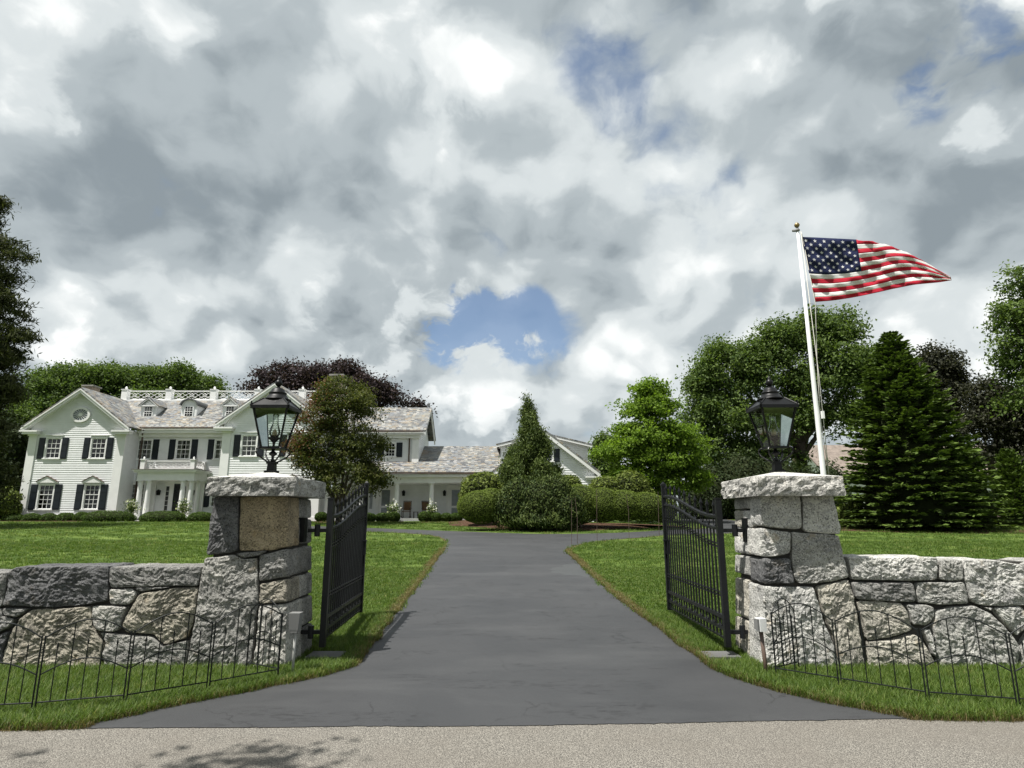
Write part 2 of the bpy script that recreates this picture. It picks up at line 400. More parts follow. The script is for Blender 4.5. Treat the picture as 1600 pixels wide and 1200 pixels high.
def m_asphalt():
    t = NT('asphalt'); p = t.pos()
    big = t.noise(p, 0.55, 5, 0.6, 0.4)
    c = t.mix(t.rng(big, 0.3, 0.7), (0.027, 0.028, 0.030), (0.038, 0.039, 0.041))
    # worn dark scuffs, broken up lengthwise
    sq = t.n('ShaderNodeMapping'); t.l(p, sq.inputs[0]); sq.inputs['Scale'].default_value = (1.0, 3.2, 1.0)
    sc = t.math('MULTIPLY', t.rng(t.noise(sq.outputs[0], 0.8, 3, 0.5), 0.50, 0.62), t.rng(t.noise(sq.outputs[0], 6.0, 6, 0.72, 0.8), 0.50, 0.60))
    c = t.mix(t.math('MULTIPLY', sc, 0.75), c, (0.011, 0.011, 0.012))
    # fine wandering cracks near the road, and paler worn tracks
    wp = t.vmath('ADD', p, t.vmath('SCALE', t.noise(p, 3.0, 4, 0.6, col=True), 0.5))
    ck = t.rng(t.voro(wp, 0.9, 'DISTANCE_TO_EDGE'), 0.004, 0.012, 1.0, 0.0)
    ck = t.math('MULTIPLY', ck, t.rng(t.noise(p, 0.7, 3, 0.5), 0.50, 0.60))
    c = t.mix(t.math('MULTIPLY', ck, 0.8), c, (0.010, 0.010, 0.011))
    wear = t.rng(t.noise(sq.outputs[0], 0.35, 4, 0.6, 0.3), 0.50, 0.72, 0.0, 0.6)
    c = t.mix(wear, c, (0.056, 0.057, 0.058))
    # a paler, slightly smoother patch
    d = t.vmath('SUBTRACT', p, (1.55, 14.6, 0.36)); mp = t.n('ShaderNodeMapping'); t.l(d, mp.inputs[0]); mp.inputs['Scale'].default_value = (1.0, 0.62, 0.0)
    ln = t.n('ShaderNodeVectorMath'); ln.operation = 'LENGTH'; t.l(mp.outputs[0], ln.inputs[0])
    patch = t.rng(t.math('ADD', ln.outputs['Value'], t.math('MULTIPLY', t.noise(p, 1.6, 4, 0.6), 0.9)), 1.04, 1.14, 1.0, 0.0)
    c = t.mix(t.math('MULTIPLY', patch, 0.5), c, (0.062, 0.066, 0.064))
    grain = t.noise(p, 240.0, 3, 0.7)
    g2 = t.noise(p, 70.0, 3, 0.7); c = t.mix(t.rng(g2, 0.52, 0.66, 0.0, 0.30), c, (0.026, 0.026, 0.028))
    c = t.mix(t.rng(grain, 0.45, 0.7, 0.0, 0.5), c, (0.066, 0.068, 0.07))
    rough = t.math('SUBTRACT', t.rng(big, 0.3, 0.7, 0.60, 0.70), t.math('MULTIPLY', patch, 0.10))
    t.bsdf(c, rough, t.bump(t.math('ADD', grain, t.math('MULTIPLY', t.noise(p, 3.0, 3), 2.0)), 0.35, 0.004), spec=0.42)
m_asphalt()

def m_road():
    t = NT('chipseal'); p = t.pos()
    v = t.voro(p, 125.0, 'F1', 'Color'); sp = t.n('ShaderNodeSeparateColor'); t.l(v, sp.inputs[0])
    c = t.ramp(sp.outputs[0], [(0.0, (0.13, 0.122, 0.108)), (1.0, (0.36, 0.338, 0.295)), (0.3, (0.20, 0.188, 0.165)), (0.65, (0.265, 0.248, 0.216))])
    dist = t.voro(p, 125.0)
    c = t.mix(t.rng(dist, 0.35, 0.75), c, (0.075, 0.07, 0.062))
    c = t.mix(t.rng(t.noise(p, 0.9, 4, 0.6), 0.35, 0.7, 0.0, 0.5), c, (0.15, 0.135, 0.115))
    t.bsdf(c, 0.9, t.bump(t.math('SUBTRACT', 1.0, dist), 0.9, 0.006), spec=0.2)
m_road()

def m_lawn():
    t = NT('lawn'); p = t.pos()
    sep = t.n('ShaderNodeSeparateXYZ'); t.l(p, sep.inputs[0])
    # mowing bands, slightly diagonal
    band = t.math('SINE', t.math('ADD', t.math('MULTIPLY', sep.outputs[1], 2.3), t.math('MULTIPLY', sep.outputs[0], 0.75)))
    n = t.noise(p, 0.8, 6, 0.65)
    f = t.math('ADD', t.math('MULTIPLY', band, 0.17), n)
    c = t.ramp(f, [(0.26, (0.042, 0.074, 0.013)), (0.76, (0.118, 0.166, 0.038)), (0.5, (0.074, 0.118, 0.022))])
    fi = t.noise(p, 38.0, 4, 0.75)
    c = t.mix(t.rng(fi, 0.35, 0.68), t.mix(1.0, c, (0.68, 0.70, 0.66), 'MULTIPLY'), t.mix(1.0, c, (1.2, 1.18, 1.15), 'MULTIPLY'))
    a = t.n('ShaderNodeAttribute'); a.attribute_name = 'bare'
    c = t.mix(t.math('MULTIPLY', a.outputs['Fac'], t.rng(t.noise(p, 9.0, 4, 0.7), 0.3, 0.6)), c, (0.15, 0.115, 0.06))
    t.bsdf(c, 0.85, t.bump(fi, 0.5, 0.03), spec=0.12)
m_lawn()

def m_mulch():
    t = NT('mulch'); p = t.pos()
    sp = t.n('ShaderNodeSeparateColor'); t.l(t.voro(p, 22.0, 'F1', 'Color'), sp.inputs[0])
    c = t.ramp(sp.outputs[0], [(0, (0.032, 0.018, 0.011)), (1, (0.12, 0.070, 0.045)), (0.5, (0.068, 0.038, 0.024))])
    t.bsdf(c, 0.95, t.bump(t.noise(p, 25.0, 4, 0.7), 1.0, 0.04), spec=0.1)
m_mulch()

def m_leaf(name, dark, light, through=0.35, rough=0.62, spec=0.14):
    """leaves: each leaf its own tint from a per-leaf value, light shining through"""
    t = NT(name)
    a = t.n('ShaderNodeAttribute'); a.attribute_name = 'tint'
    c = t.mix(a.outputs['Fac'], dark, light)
    b = t.n('ShaderNodeBsdfPrincipled'); t.l(c, b.inputs['Base Color']); b.inputs['Roughness'].default_value = rough
    b.inputs['Specular IOR Level'].default_value = spec
    tr = t.n('ShaderNodeBsdfTranslucent'); t.l(t.mix(1.0, c, (1.25, 1.35, 0.6), 'MULTIPLY'), tr.inputs[0])
    mx = t.n('ShaderNodeMixShader'); mx.inputs[0].default_value = through
    t.l(b.outputs[0], mx.inputs[1]); t.l(tr.outputs[0], mx.inputs[2]); t.l(mx.outputs[0], t.out.inputs[0])
    return t.mat
m_leaf('leaf_maple', (0.032, 0.060, 0.016), (0.155, 0.215, 0.060))
m_leaf('leaf_green', (0.036, 0.066, 0.016), (0.130, 0.185, 0.050))
m_leaf('leaf_bright', (0.065, 0.12, 0.014), (0.21, 0.31, 0.045), 0.45)
m_leaf('leaf_copper', (0.016, 0.012, 0.014), (0.070, 0.048, 0.052), 0.2)
m_leaf('leaf_autumn', (0.032, 0.050, 0.014), (0.130, 0.135, 0.042), 0.35)
m_leaf('leaf_red', (0.070, 0.034, 0.022), (0.19, 0.095, 0.055), 0.35)
m_leaf('leaf_dark', (0.014, 0.026, 0.009), (0.052, 0.072, 0.026), 0.2)
m_leaf('leaf_purple', (0.014, 0.017, 0.011), (0.070, 0.072, 0.045), 0.2)
m_leaf('needle_fir', (0.018, 0.038, 0.011), (0.120, 0.175, 0.036), 0.15)
m_leaf('needle_hemlock', (0.018, 0.026, 0.010), (0.085, 0.095, 0.036), 0.25)
m_leaf('needle_cypress', (0.028, 0.050, 0.014), (0.140, 0.180, 0.050), 0.2)
m_leaf('needle_juniper', (0.022, 0.042, 0.012), (0.105, 0.135, 0.034), 0.15)
m_leaf('leaf_box', (0.030, 0.058, 0.012), (0.095, 0.150, 0.028), 0.25)
m_leaf('leaf_yew', (0.058, 0.090, 0.014), (0.175, 0.225, 0.040), 0.2)
m_leaf('leaf_rhodo', (0.060, 0.090, 0.016), (0.21, 0.25, 0.065), 0.25)
m_leaf('petal_white', (0.55, 0.54, 0.48), (0.80, 0.80, 0.76), 0.3)
def m_bark(name, a, b):
    t = NT(name); p = t.pos()
    mp = t.n('ShaderNodeMapping'); t.l(p, mp.inputs[0]); mp.inputs['Scale'].default_value = (1, 1, 0.25)
    n = t.noise(mp.outputs[0], 14.0, 5, 0.65)
    t.bsdf(t.mix(t.rng(n, 0.3, 0.7), a, b), 0.9, t.bump(n, 0.9, 0.02), spec=0.1)
m_bark('bark', (0.030, 0.024, 0.019), (0.085, 0.070, 0.056))
m_bark('bark_grey', (0.050, 0.046, 0.042), (0.13, 0.12, 0.11))
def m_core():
    t = NT('shade_core'); t.bsdf(t.mix(t.noise(t.pos(), 9, 3), (0.010, 0.014, 0.006), (0.028, 0.034, 0.014)), 0.95, spec=0.05)  # near-black green stands for the shade inside shrubs and conifers
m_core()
def m_grass(name, cols):
    t = NT(name); oi = t.n('ShaderNodeObjectInfo')
    c = t.ramp(oi.outputs['Random'], cols)
    a = t.n('ShaderNodeAttribute'); a.attribute_name = 'tint'
    c = t.mix(a.outputs['Fac'], t.mix(1.0, c, (0.55, 0.6, 0.5), 'MULTIPLY'), t.mix(1.0, c, (1.25, 1.25, 1.2), 'MULTIPLY'))
    b = t.n('ShaderNodeBsdfPrincipled'); t.l(c, b.inputs['Base Color']); b.inputs['Roughness'].default_value = 0.55; b.inputs['Specular IOR Level'].default_value = 0.25
    tr = t.n('ShaderNodeBsdfTranslucent'); t.l(t.mix(1.0, c, (1.2, 1.3, 0.6), 'MULTIPLY'), tr.inputs[0])
    mx = t.n('ShaderNodeMixShader'); mx.inputs[0].default_value = 0.35
    t.l(b.outputs[0], mx.inputs[1]); t.l(tr.outputs[0], mx.inputs[2]); t.l(mx.outputs[0], t.out.inputs[0])
m_grass('grass_blade', [(0.0, (0.056, 0.100, 0.016)), (1.0, (0.24, 0.235, 0.09)), (0.5, (0.094, 0.150, 0.027)), (0.93, (0.145, 0.198, 0.046))])
m_grass('grass_straw', [(0.0, (0.16, 0.12, 0.055)), (1.0, (0.27, 0.21, 0.11)), (0.4, (0.10, 0.085, 0.035))])
m_paint('brown_shingle', (0.21, 0.175, 0.15), 0.85, 0.25, 0.2, 12, 0.1)
M = MATS

# ------------------------------------------------------------------ ground, road, driveway, beds
rng = np.random.default_rng(7)
def sheet(name, outline, mat, dz, kind='structure', zs=None):
    """flat sheet laid on the ground inside an outline of (x, y) points"""
    bm = bmesh.new(); vs = [bm.verts.new((x, y, g(y) + dz)) for x, y in outline]
    f = bm.faces.new(vs); bmesh.ops.triangulate(bm, faces=[f])
    bmesh.ops.recalc_face_normals(bm, faces=bm.faces)
    if sum(fc.normal.z for fc in bm.faces) < 0: bmesh.ops.reverse_faces(bm, faces=bm.faces)
    me = bpy.data.meshes.new(name); bm.to_mesh(me); bm.free()
    o = link(name, me, mat); tag(o, kind=kind); return o
def smooth_line(pts, n=6):
    """Catmull-Rom through 2D points"""
    out = []; P = [pts[0]] + list(pts) + [pts[-1]]
    for i in range(1, len(P) - 2):
        p0, p1, p2, p3 = (np.array(q, float) for q in P[i-1:i+3])
        for k in range(n):
            t = k / n
            out.append(tuple(0.5 * ((2*p1) + (-p0+p2)*t + (2*p0-5*p1+4*p2-p3)*t*t + (-p0+3*p1-3*p2+p3)*t**3)))
    out.append(tuple(pts[-1])); return out
def wob(line, amp, seed):
    out = []
    for x, y in line:
        k = mnoise.noise(Vector((x * 2.2, y * 2.2, seed))) + 0.5 * mnoise.noise(Vector((x * 7, y * 7, seed + 3)))
        out.append((x + amp * k, y + amp * 0.6 * mnoise.noise(Vector((x * 3, y * 3, seed + 9)))))
    return out

mb = MB(); ys = [-80, -2.2, ROAD_Y, 12, 22, 34, TOP_Y, 120, 1800]; xs = [-1800, -60, -20, 0, 20, 60, 1800]
for j in range(len(ys) - 1):
    for i in range(len(xs) - 1):
        mb.poly([(xs[i], ys[j], g(ys[j])), (xs[i+1], ys[j], g(ys[j])), (xs[i+1], ys[j+1], g(ys[j+1])), (xs[i], ys[j+1], g(ys[j+1]))])
tag(mb.build('lawn', M['lawn'], fix=False), kind='structure')

def GP(lst): return [tuple(ground(px, py)[:2]) for px, py in lst]
_e = [(-1200, 4.9), (-30, 4.95), (-12, 5.0)] + GP([(0, 1143), (130, 1139), (800, 1135), (1400, 1124), (1600, 1128)]) + [(12, 5.15), (30, 5.1), (1200, 5.0)]
_x = [-1200, -400, -100, -60] + [-30 + 0.03 * k for k in range(2001)] + [60, 100, 400, 1200]
ROAD_EDGE = [(x, float(np.interp(x, [p[0] for p in _e], [p[1] for p in _e])) + 0.016 * mnoise.noise(Vector((x * 9, 1, 1))) + 0.012 * mnoise.noise(Vector((x * 31, 4, 1))) + 0.02 * mnoise.noise(Vector((x * 1.3, 3, 1)))) for x in _x]
tag(sheet('road', ROAD_EDGE + [(1200, -2.2), (-1200, -2.2)], M['chipseal'], 0.004), kind='structure')

L_EDGE = wob(smooth_line(GP([(120, 1137), (215, 1117), (330, 1093), (440, 1071), (520, 1053), (556, 1038), (580, 1010), (606, 975), (645, 925), (672, 889), (690, 863), (698, 851), (694, 842), (672, 836.5), (630, 833), (565, 830.5), (495, 828)]) + [(-11.5, 31.0), (-14.0, 33.5)], 10), 0.05, 2.0)
FAR_EDGE = wob(smooth_line([(-16.0, 36.0), (-12.6, 33.9)] + GP([(495, 822.5), (570, 825), (650, 828), (720, 830.5), (800, 833.5), (860, 834.5), (940, 833.5), (1000, 831), (1035, 828.8)]) + [(9.4, 31.0), (10.6, 34.0), (11.0, 42.0)], 10), 0.05, 3.0)
R_EDGE = wob(smooth_line([(14.2, 42.0), (14.0, 33.0), (11.6, 28.6)] + GP([(1060, 835.5), (1035, 837), (1000, 840), (950, 844), (912, 849.5), (890, 856), (887, 864), (905, 881), (930, 904), (960, 931), (1010, 968), (1055, 1003), (1100, 1036), (1140, 1058), (1200, 1078), (1290, 1099), (1370, 1114), (1430, 1123)]), 10), 0.05, 4.0)
LINE = [p for p in ROAD_EDGE if L_EDGE[0][0] + 0.05 < p[0] < R_EDGE[-1][0] - 0.05]
DRIVE = L_EDGE + FAR_EDGE + R_EDGE + [(x, y - 0.01) for x, y in LINE[::-1]]
sheet('driveway', DRIVE, M['asphalt'], 0.009)

def edge_strip(name, line, side, w, mat, dz):
    """ragged strip beside a line"""
    a = []; b = []
    for i, (x, y) in enumerate(line):
        x2, y2 = line[min(i + 1, len(line) - 1)]; x1, y1 = line[max(i - 1, 0)]
        d = Vector((x2 - x1, y2 - y1)).normalized(); nrm = Vector((-d.y, d.x)) * side
        k = w * (0.35 + 1.1 * abs(mnoise.noise(Vector((x * 1.7, y * 1.7, 5.0)))) + 0.5 * abs(mnoise.noise(Vector((x * 9, y * 9, 8.0)))))
        a.append((x - nrm.x * 0.01, y - nrm.y * 0.01)); b.append((x + nrm.x * k, y + nrm.y * k))
    mb = MB()
    for i in range(len(a) - 1):
        mb.poly([(*p, g(p[1]) + dz) for p in (a[i], a[i+1], b[i+1], b[i])])
    o = mb.build(name, mat, fix=False); tag(o, kind='structure')
    return [((p[0] + q[0]) / 2, (p[1] + q[1]) / 2) for p, q in zip(a, b)]
def m_soil():
    t = NT('soil'); p = t.pos()
    t.bsdf(t.ramp(t.noise(p, 30.0, 5, 0.7), [(0.25, (0.035, 0.026, 0.016)), (0.75, (0.20, 0.155, 0.085)), (0.5, (0.10, 0.076, 0.04))]), 0.95, t.bump(t.noise(p, 50, 4), 0.8, 0.02), spec=0.1)
m_soil()
edge_strip('soil_edge', L_EDGE, 1, 0.13, M['soil'], 0.006); edge_strip('soil_edge', R_EDGE, 1, 0.15, M['soil'], 0.006)
rl = [p for p in ROAD_EDGE if -14 < p[0] < L_EDGE[0][0] + 0.1]; rr = [p for p in ROAD_EDGE if R_EDGE[-1][0] - 0.1 < p[0] < 14]
edge_strip('soil_edge', rl, 1, 0.10, M['soil'], 0.0065); edge_strip('soil_edge', rr, 1, 0.10, M['soil'], 0.0065)

# mulch bed under the shrubs of the island, slightly mounded
BED = smooth_line(GP([(720, 822), (700, 817), (720, 812)]) + [(-3.2, 33.6), (1.0, 34.0), (6.5, 34.0), (9.0, 32.6), (9.4, 31.0)] + GP([(1045, 823), (1000, 826), (930, 829), (860, 829), (790, 827), (720, 822)]), 6)[:-1]
bm = bmesh.new(); cx_ = sum(p[0] for p in BED) / len(BED); cy_ = sum(p[1] for p in BED) / len(BED); rings = []
for k, (s, h) in enumerate(((1.0, 0.012), (0.94, 0.05), (0.8, 0.11), (0.55, 0.16), (0.25, 0.18))):
    rings.append([bm.verts.new((cx_ + (x - cx_) * s, cy_ + (y - cy_) * s, g(cy_ + (y - cy_) * s) + h + (0.03 * mnoise.noise(Vector((x * 2 * s, y * 2, 1.0))) if k else 0))) for x, y in BED])
for a, b in zip(rings, rings[1:]):
    for i in range(len(a)): bm.faces.new((a[i], a[(i+1) % len(a)], b[(i+1) % len(a)], b[i]))
bm.faces.new(rings[-1]); bmesh.ops.recalc_face_normals(bm, faces=bm.faces)
me = bpy.data.meshes.new('mulch_bed'); bm.to_mesh(me); bm.free()
tag(link('mulch_bed', me, M['mulch'], smooth=True), kind='structure')
# beds along the house and under the right-hand conifers
sheet('mulch_bed', smooth_line([(-34, 39.2), (-26, 38.7), (-24.6, 38.4), (-24.4, 40.5), (-34, 40.9)], 4), M['mulch'], 0.008)
sheet('mulch_bed', smooth_line([(-23.2, 38.3), (-18.6, 38.2), (-13, 37.2), (-9.6, 37.6), (-9.5, 39.2), (-23.0, 40.4)], 4), M['mulch'], 0.008)
sheet('mulch_bed', smooth_line([(-8.9, 37.4), (-6.9, 37.5), (-6.8, 38.9), (-8.9, 38.9)], 4), M['mulch'], 0.008)
sheet('mulch_bed', smooth_line([(-5.5, 37.3), (-1.4, 37.6), (-1.3, 38.0), (-5.5, 38.9)], 4), M['mulch'], 0.008)
sheet('mulch_bed', smooth_line([(15, 29.6), (19, 27.6), (26, 27.8), (40, 29.2), (52, 32), (52, 50), (15, 50), (13.6, 36)], 5), M['mulch'], 0.008)
sheet('path', smooth_line([(-24.15, 38.2), (-23.55, 38.2), (-23.4, 40.6), (-24.3, 40.6)], 2), M['walk_stone'], 0.012)

# ------------------------------------------------------------------ grass blades
def inside(px, py, poly):
    c = np.zeros(len(px), bool); n = len(poly); j = n - 1
    P = np.array(poly)
    for i in range(n):
        xi, yi = P[i]; xj, yj = P[j]
        if yi != yj:
            k = ((yi > py) != (yj > py)) & (px < (xj - xi) * (py - yi) / (yj - yi) + xi); c ^= k
        j = i
    return c
def make_tuft(name, n, rad, h0, h1, w, mat, lean, seed):
    r = random.Random(seed); v = []; f = []; tv = []
    for i in range(n):
        an = r.uniform(0, 6.283); d = rad * math.sqrt(r.random()); x, y = d * math.cos(an), d * math.sin(an)
        h = r.uniform(h0, h1); a2 = r.uniform(0, 6.283); le = h * r.uniform(0.15, lean); dx, dy = math.cos(a2), math.sin(a2)
        sx, sy = -dy * w / 2, dx * w / 2; b = len(v)
        v += [(x - sx, y - sy, -0.004), (x + sx, y + sy, -0.004), (x + sx * .8 + dx * le * .3, y + sy * .8 + dy * le * .3, h * .6), (x - sx * .8 + dx * le * .3, y - sy * .8 + dy * le * .3, h * .6), (x + dx * le, y + dy * le, h)]
        f += [(b, b+1, b+2, b+3), (b+3, b+2, b+4)]; tv += [r.random()] * 5
    me = bpy.data.meshes.new(name); me.from_pydata(v, [], f); me.materials.append(mat)
    at_ = me.attributes.new('tint', 'FLOAT', 'POINT'); at_.data.foreach_set('value', tv)
    return bpy.data.objects.new(name, me)
def scatter(name, pts, scl, protos, label, cat):
    col = bpy.data.collections.new(name + '_blades')
    for o in protos: col.objects.link(o)
    me = bpy.data.meshes.new(name); me.from_pydata([tuple(p) for p in pts], [], [])
    a = me.attributes.new('scl', 'FLOAT', 'POINT'); a.data.foreach_set('value', np.asarray(scl, np.float32))
    o = bpy.data.objects.new(name, me); COL.objects.link(o)
    ng = bpy.data.node_groups.new(name, 'GeometryNodeTree')
    ng.interface.new_socket('Geometry', in_out='INPUT', socket_type='NodeSocketGeometry'); ng.interface.new_socket('Geometry', in_out='OUTPUT', socket_type='NodeSocketGeometry')
    N = ng.nodes.new; L = ng.links.new
    gi = N('NodeGroupInput'); go = N('NodeGroupOutput'); ip = N('GeometryNodeInstanceOnPoints'); ci = N('GeometryNodeCollectionInfo')
    mp = N('GeometryNodeMeshToPoints'); L(gi.outputs[0], mp.inputs[0])
    ci.inputs[0].default_value = col; ci.inputs['Separate Children'].default_value = True; ci.inputs['Reset Children'].default_value = True
    na = N('GeometryNodeInputNamedAttribute'); na.data_type = 'FLOAT'; na.inputs[0].default_value = 'scl'
    rv = N('FunctionNodeRandomValue'); rv.data_type = 'FLOAT_VECTOR'; rv.inputs[0].default_value = (-0.12, -0.12, 0); rv.inputs[1].default_value = (0.12, 0.12, 6.283)
    L(mp.outputs[0], ip.inputs['Points']); L(ci.outputs[0], ip.inputs['Instance']); ip.inputs['Pick Instance'].default_value = True
    L(rv.outputs[0], ip.inputs['Rotation']); L(na.outputs[0], ip.inputs['Scale']); L(ip.outputs[0], go.inputs[0])
    md = o.modifiers.new('scatter', 'NODES'); md.node_group = ng
    return tag(o, label, cat, kind='stuff')
T_NEAR = [make_tuft('tuft', 13, 0.045, 0.030, 0.092, 0.0042, M['grass_blade'], 0.9, s) for s in range(5)]
T_FAR = [make_tuft('tuft', 16, 0.14, 0.030, 0.062, 0.010, M['grass_blade'], 0.9, 20 + s) for s in range(4)]
T_DRY = [make_tuft('tuft', 10, 0.05, 0.015, 0.055, 0.004, M['grass_straw'], 1.3, 40 + s) for s in range(3)]
def on_lawn(X, Y):
    k = ~inside(X, Y, DRIVE) & ~inside(X, Y, BED)
    ex = np.array([p[0] for p in ROAD_EDGE]); ey = np.array([p[1] for p in ROAD_EDGE])
    for px_ in (-2.0, 2.24): k &= ~((X > px_ - 0.20) & (X < px_ + 0.20) & (Y > 6.90) & (Y < 7.24))
    return k & (Y > np.interp(X, ex, ey) + 0.01)
def band(y0, y1, xm, dens, hide=None):
    n = int(dens * (y1 - y0) * 2 * xm); X = rng.uniform(-xm, xm, n); Y = rng.uniform(y0, y1, n)
    k = (np.abs(X) < 1.1 * Y + 2.0) & on_lawn(X, Y); return X[k], Y[k]
xa, ya = band(4.9, 6.75, 9.4, 2200); xb, yb = band(6.75, 9.5, 3.2, 1300); xb2, yb2 = band(7.0, 9.5, 12.0, 300)
sel = np.abs(xb2) > 3.2; xb2, yb2 = xb2[sel], yb2[sel]
xc, yc = band(9.5, 15.0, 18.0, 300); xd, yd = band(15.0, 23.0, 26.0, 46); xe, ye = band(23.0, 38.2, 34.0, 10)
X = np.concatenate([xa, xb, xb2]); Y = np.concatenate([ya, yb, yb2])
Z = np.array([g(y) for y in Y]); S = rng.uniform(0.7, 1.25, len(X)) * np.where(Y < 6.75, 0.95, 0.85)
scatter('lawn_grass', np.stack([X, Y, Z], 1), S, T_NEAR, 'blades of green grass close to the gates and walls', 'grass')
X = np.concatenate([xc, xd, xe]); Y = np.concatenate([yc, yd, ye]); Z = np.array([g(y) for y in Y])
S = rng.uniform(0.75, 1.2, len(X)) * np.interp(Y, [9, 16, 24, 38], [0.75, 1.0, 1.3, 1.6])
scatter('lawn_grass', np.stack([X, Y, Z], 1), S, T_FAR, 'mown green grass of the lawn rising to the house', 'grass')
dp = []
for line, sd, dn in ((L_EDGE, 1, 420), (R_EDGE, 1, 520), (rl, 1, 380), (rr, 1, 460)):
    P = np.array(line); seg = np.hypot(*(P[1:] - P[:-1]).T); 
    for i in range(len(seg)):
        if P[i][1] > 20: continue
        d = (P[i+1] - P[i]) / max(seg[i], 1e-6); nn = np.array([-d[1], d[0]]) * sd
        for k in range(rng.poisson(seg[i] * dn)):
            q = P[i] + d * rng.uniform(0, seg[i]) + nn * abs(rng.normal(0.025, 0.065)); dp.append((q[0], q[1], g(q[1]) + 0.004))
scatter('dry_grass', dp, rng.uniform(0.6, 1.2, len(dp)), T_DRY, 'straw coloured dead grass along the asphalt edge', 'dry grass')

# ------------------------------------------------------------------ dry stone walls and gate pillars
WALL_Y = 6.6
def crop(sc, ox, oy): return lambda lst, Y=WALL_Y: [(lambda p: (p.x, p.z))(at(x / sc + ox, y / sc + oy, Y)) for x, y in lst]
C4, C5, C6, C7, ZA = crop(3.077, 0, 840), crop(3.333, 300, 720), crop(3.158, 1000, 700), crop(3.75, 1180, 840), crop(6.317, 1110, 710)
def fr3(p, oct_, s):
    return mnoise.fractal(p * s, 1.0, 2.0, oct_, noise_basis='PERLIN_ORIGINAL')
def stone(poly, Y0, depth, parent, col, seed, amp=0.028, bulge=0.010, inset=0.005, name='stone', step=0.024):
    """rough quarried block: traced front outline, rock face, depth"""
    P = [Vector(p) for p in poly]
    area = sum(P[i].x * P[(i+1) % len(P)].y - P[(i+1) % len(P)].x * P[i].y for i in range(len(P)))
    if area < 0: P = P[::-1]
    c = sum(P, Vector((0, 0))) / len(P)
    B = []; NB = []
    for i in range(len(P)):
        a, b = P[i], P[(i+1) % len(P)]; d = b - a; n = max(2, int(d.length / step)); nn = Vector((d.y, -d.x)).normalized()
        for k in range(n): B.append(a + d * (k / n)); NB.append(nn)
    m = len(B)
    # round the corners of the outline, keep a thin joint, make the line a bit uneven
    for _ in range(1): B = [(B[i-1] + B[i] * 2 + B[(i+1) % m]) / 4 for i in range(m)]
    Q = []
    for i in range(m):
        p = B[i]; k = mnoise.noise(Vector((p.x * 9, p.y * 9, seed))) * 0.008
        dd = (c - p); Q.append(p + dd.normalized() * (inset + k))
    rmax = max((q - c).length for q in Q); rings = max(5, int(rmax / (step * 1.15)))
    mb = MB()
    def disp(x, y, z, s):
        p = Vector((x + seed * 3.1, y, z + seed * 1.7))
        rid = 1.0 - abs(mnoise.noise(p * 7.0)) * 2.0
        f1 = mnoise.voronoi(p * 8.0)[0][0]
        return bulge * (1 - s ** 7) + amp * (0.75 * mnoise.noise(p * 4.0) + 0.25 * rid - 0.6 * (f1 - 0.4) + 0.45 * fr3(p, 3, 15.0) + 0.42 * mnoise.noise(p * 40.0))
    # sides, from the back to the front
    nd = max(4, int(depth / 0.05)); rows = []
    for k in range(nd + 1):
        t = k / nd; yy = Y0 + depth * (1 - t); row = []
        for i in range(m):
            q = Q[i]; n2 = NB[i]
            e = 0.6 * amp * (mnoise.noise(Vector((q.x * 6 + seed, yy * 6, q.y * 6))) + 0.6 * fr3(Vector((q.x + seed, yy, q.y)), 2, 16.0)) * math.sin(math.pi * min(1, max(0.0, 0.06 + t * 0.88)))
            row.append((q.x + n2.x * e, yy - (disp(q.x, 0.0, q.y, 1.0) * 0.8 - 0.006 if k == nd else 0), q.y + n2.y * e))
        rows.append(row)
    front = []
    for k in range(rings):
        s = 1 - (k + 0.55) / rings; row = []
        for i in range(m):
            q = c + (Q[i] - c) * s
            row.append((q.x, Y0 - disp(q.x, 0.0, q.y, s) * min(1.0, 0.85 + k * 0.15), q.y))
        front.append(row)
    allr = rows + front
    for r_ in allr: mb.v += r_
    for k in range(len(allr) - 1):
        for i in range(m):
            j = (i + 1) % m; mb.f.append((k*m + i, k*m + j, (k+1)*m + j, (k+1)*m + i))
    mb.f.append(tuple(range(m))[::-1]); e = (len(allr) - 1) * m; mb.v.append((c.x, Y0 - disp(c.x, 0, c.y, 0), c.y)); ce = len(mb.v) - 1
    for i in range(m): mb.f.append((e + i, e + (i + 1) % m, ce))
    o = mb.build(name, M['granite'], parent, smooth=False)
    o.color = (*col, 1); return o
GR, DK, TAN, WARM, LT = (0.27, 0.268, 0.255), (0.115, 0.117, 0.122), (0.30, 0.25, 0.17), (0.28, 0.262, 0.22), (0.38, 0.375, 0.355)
MID = (0.20, 0.20, 0.195)
PL, PG, PW = (0.44, 0.44, 0.425), (0.34, 0.34, 0.325), (0.36, 0.345, 0.305)
def core(poly, Y0, depth, parent):
    mb = MB(); mb.prism(poly, 'y', Y0, Y0 + depth); return mb.build('wall_core', M['wall_core'], parent)

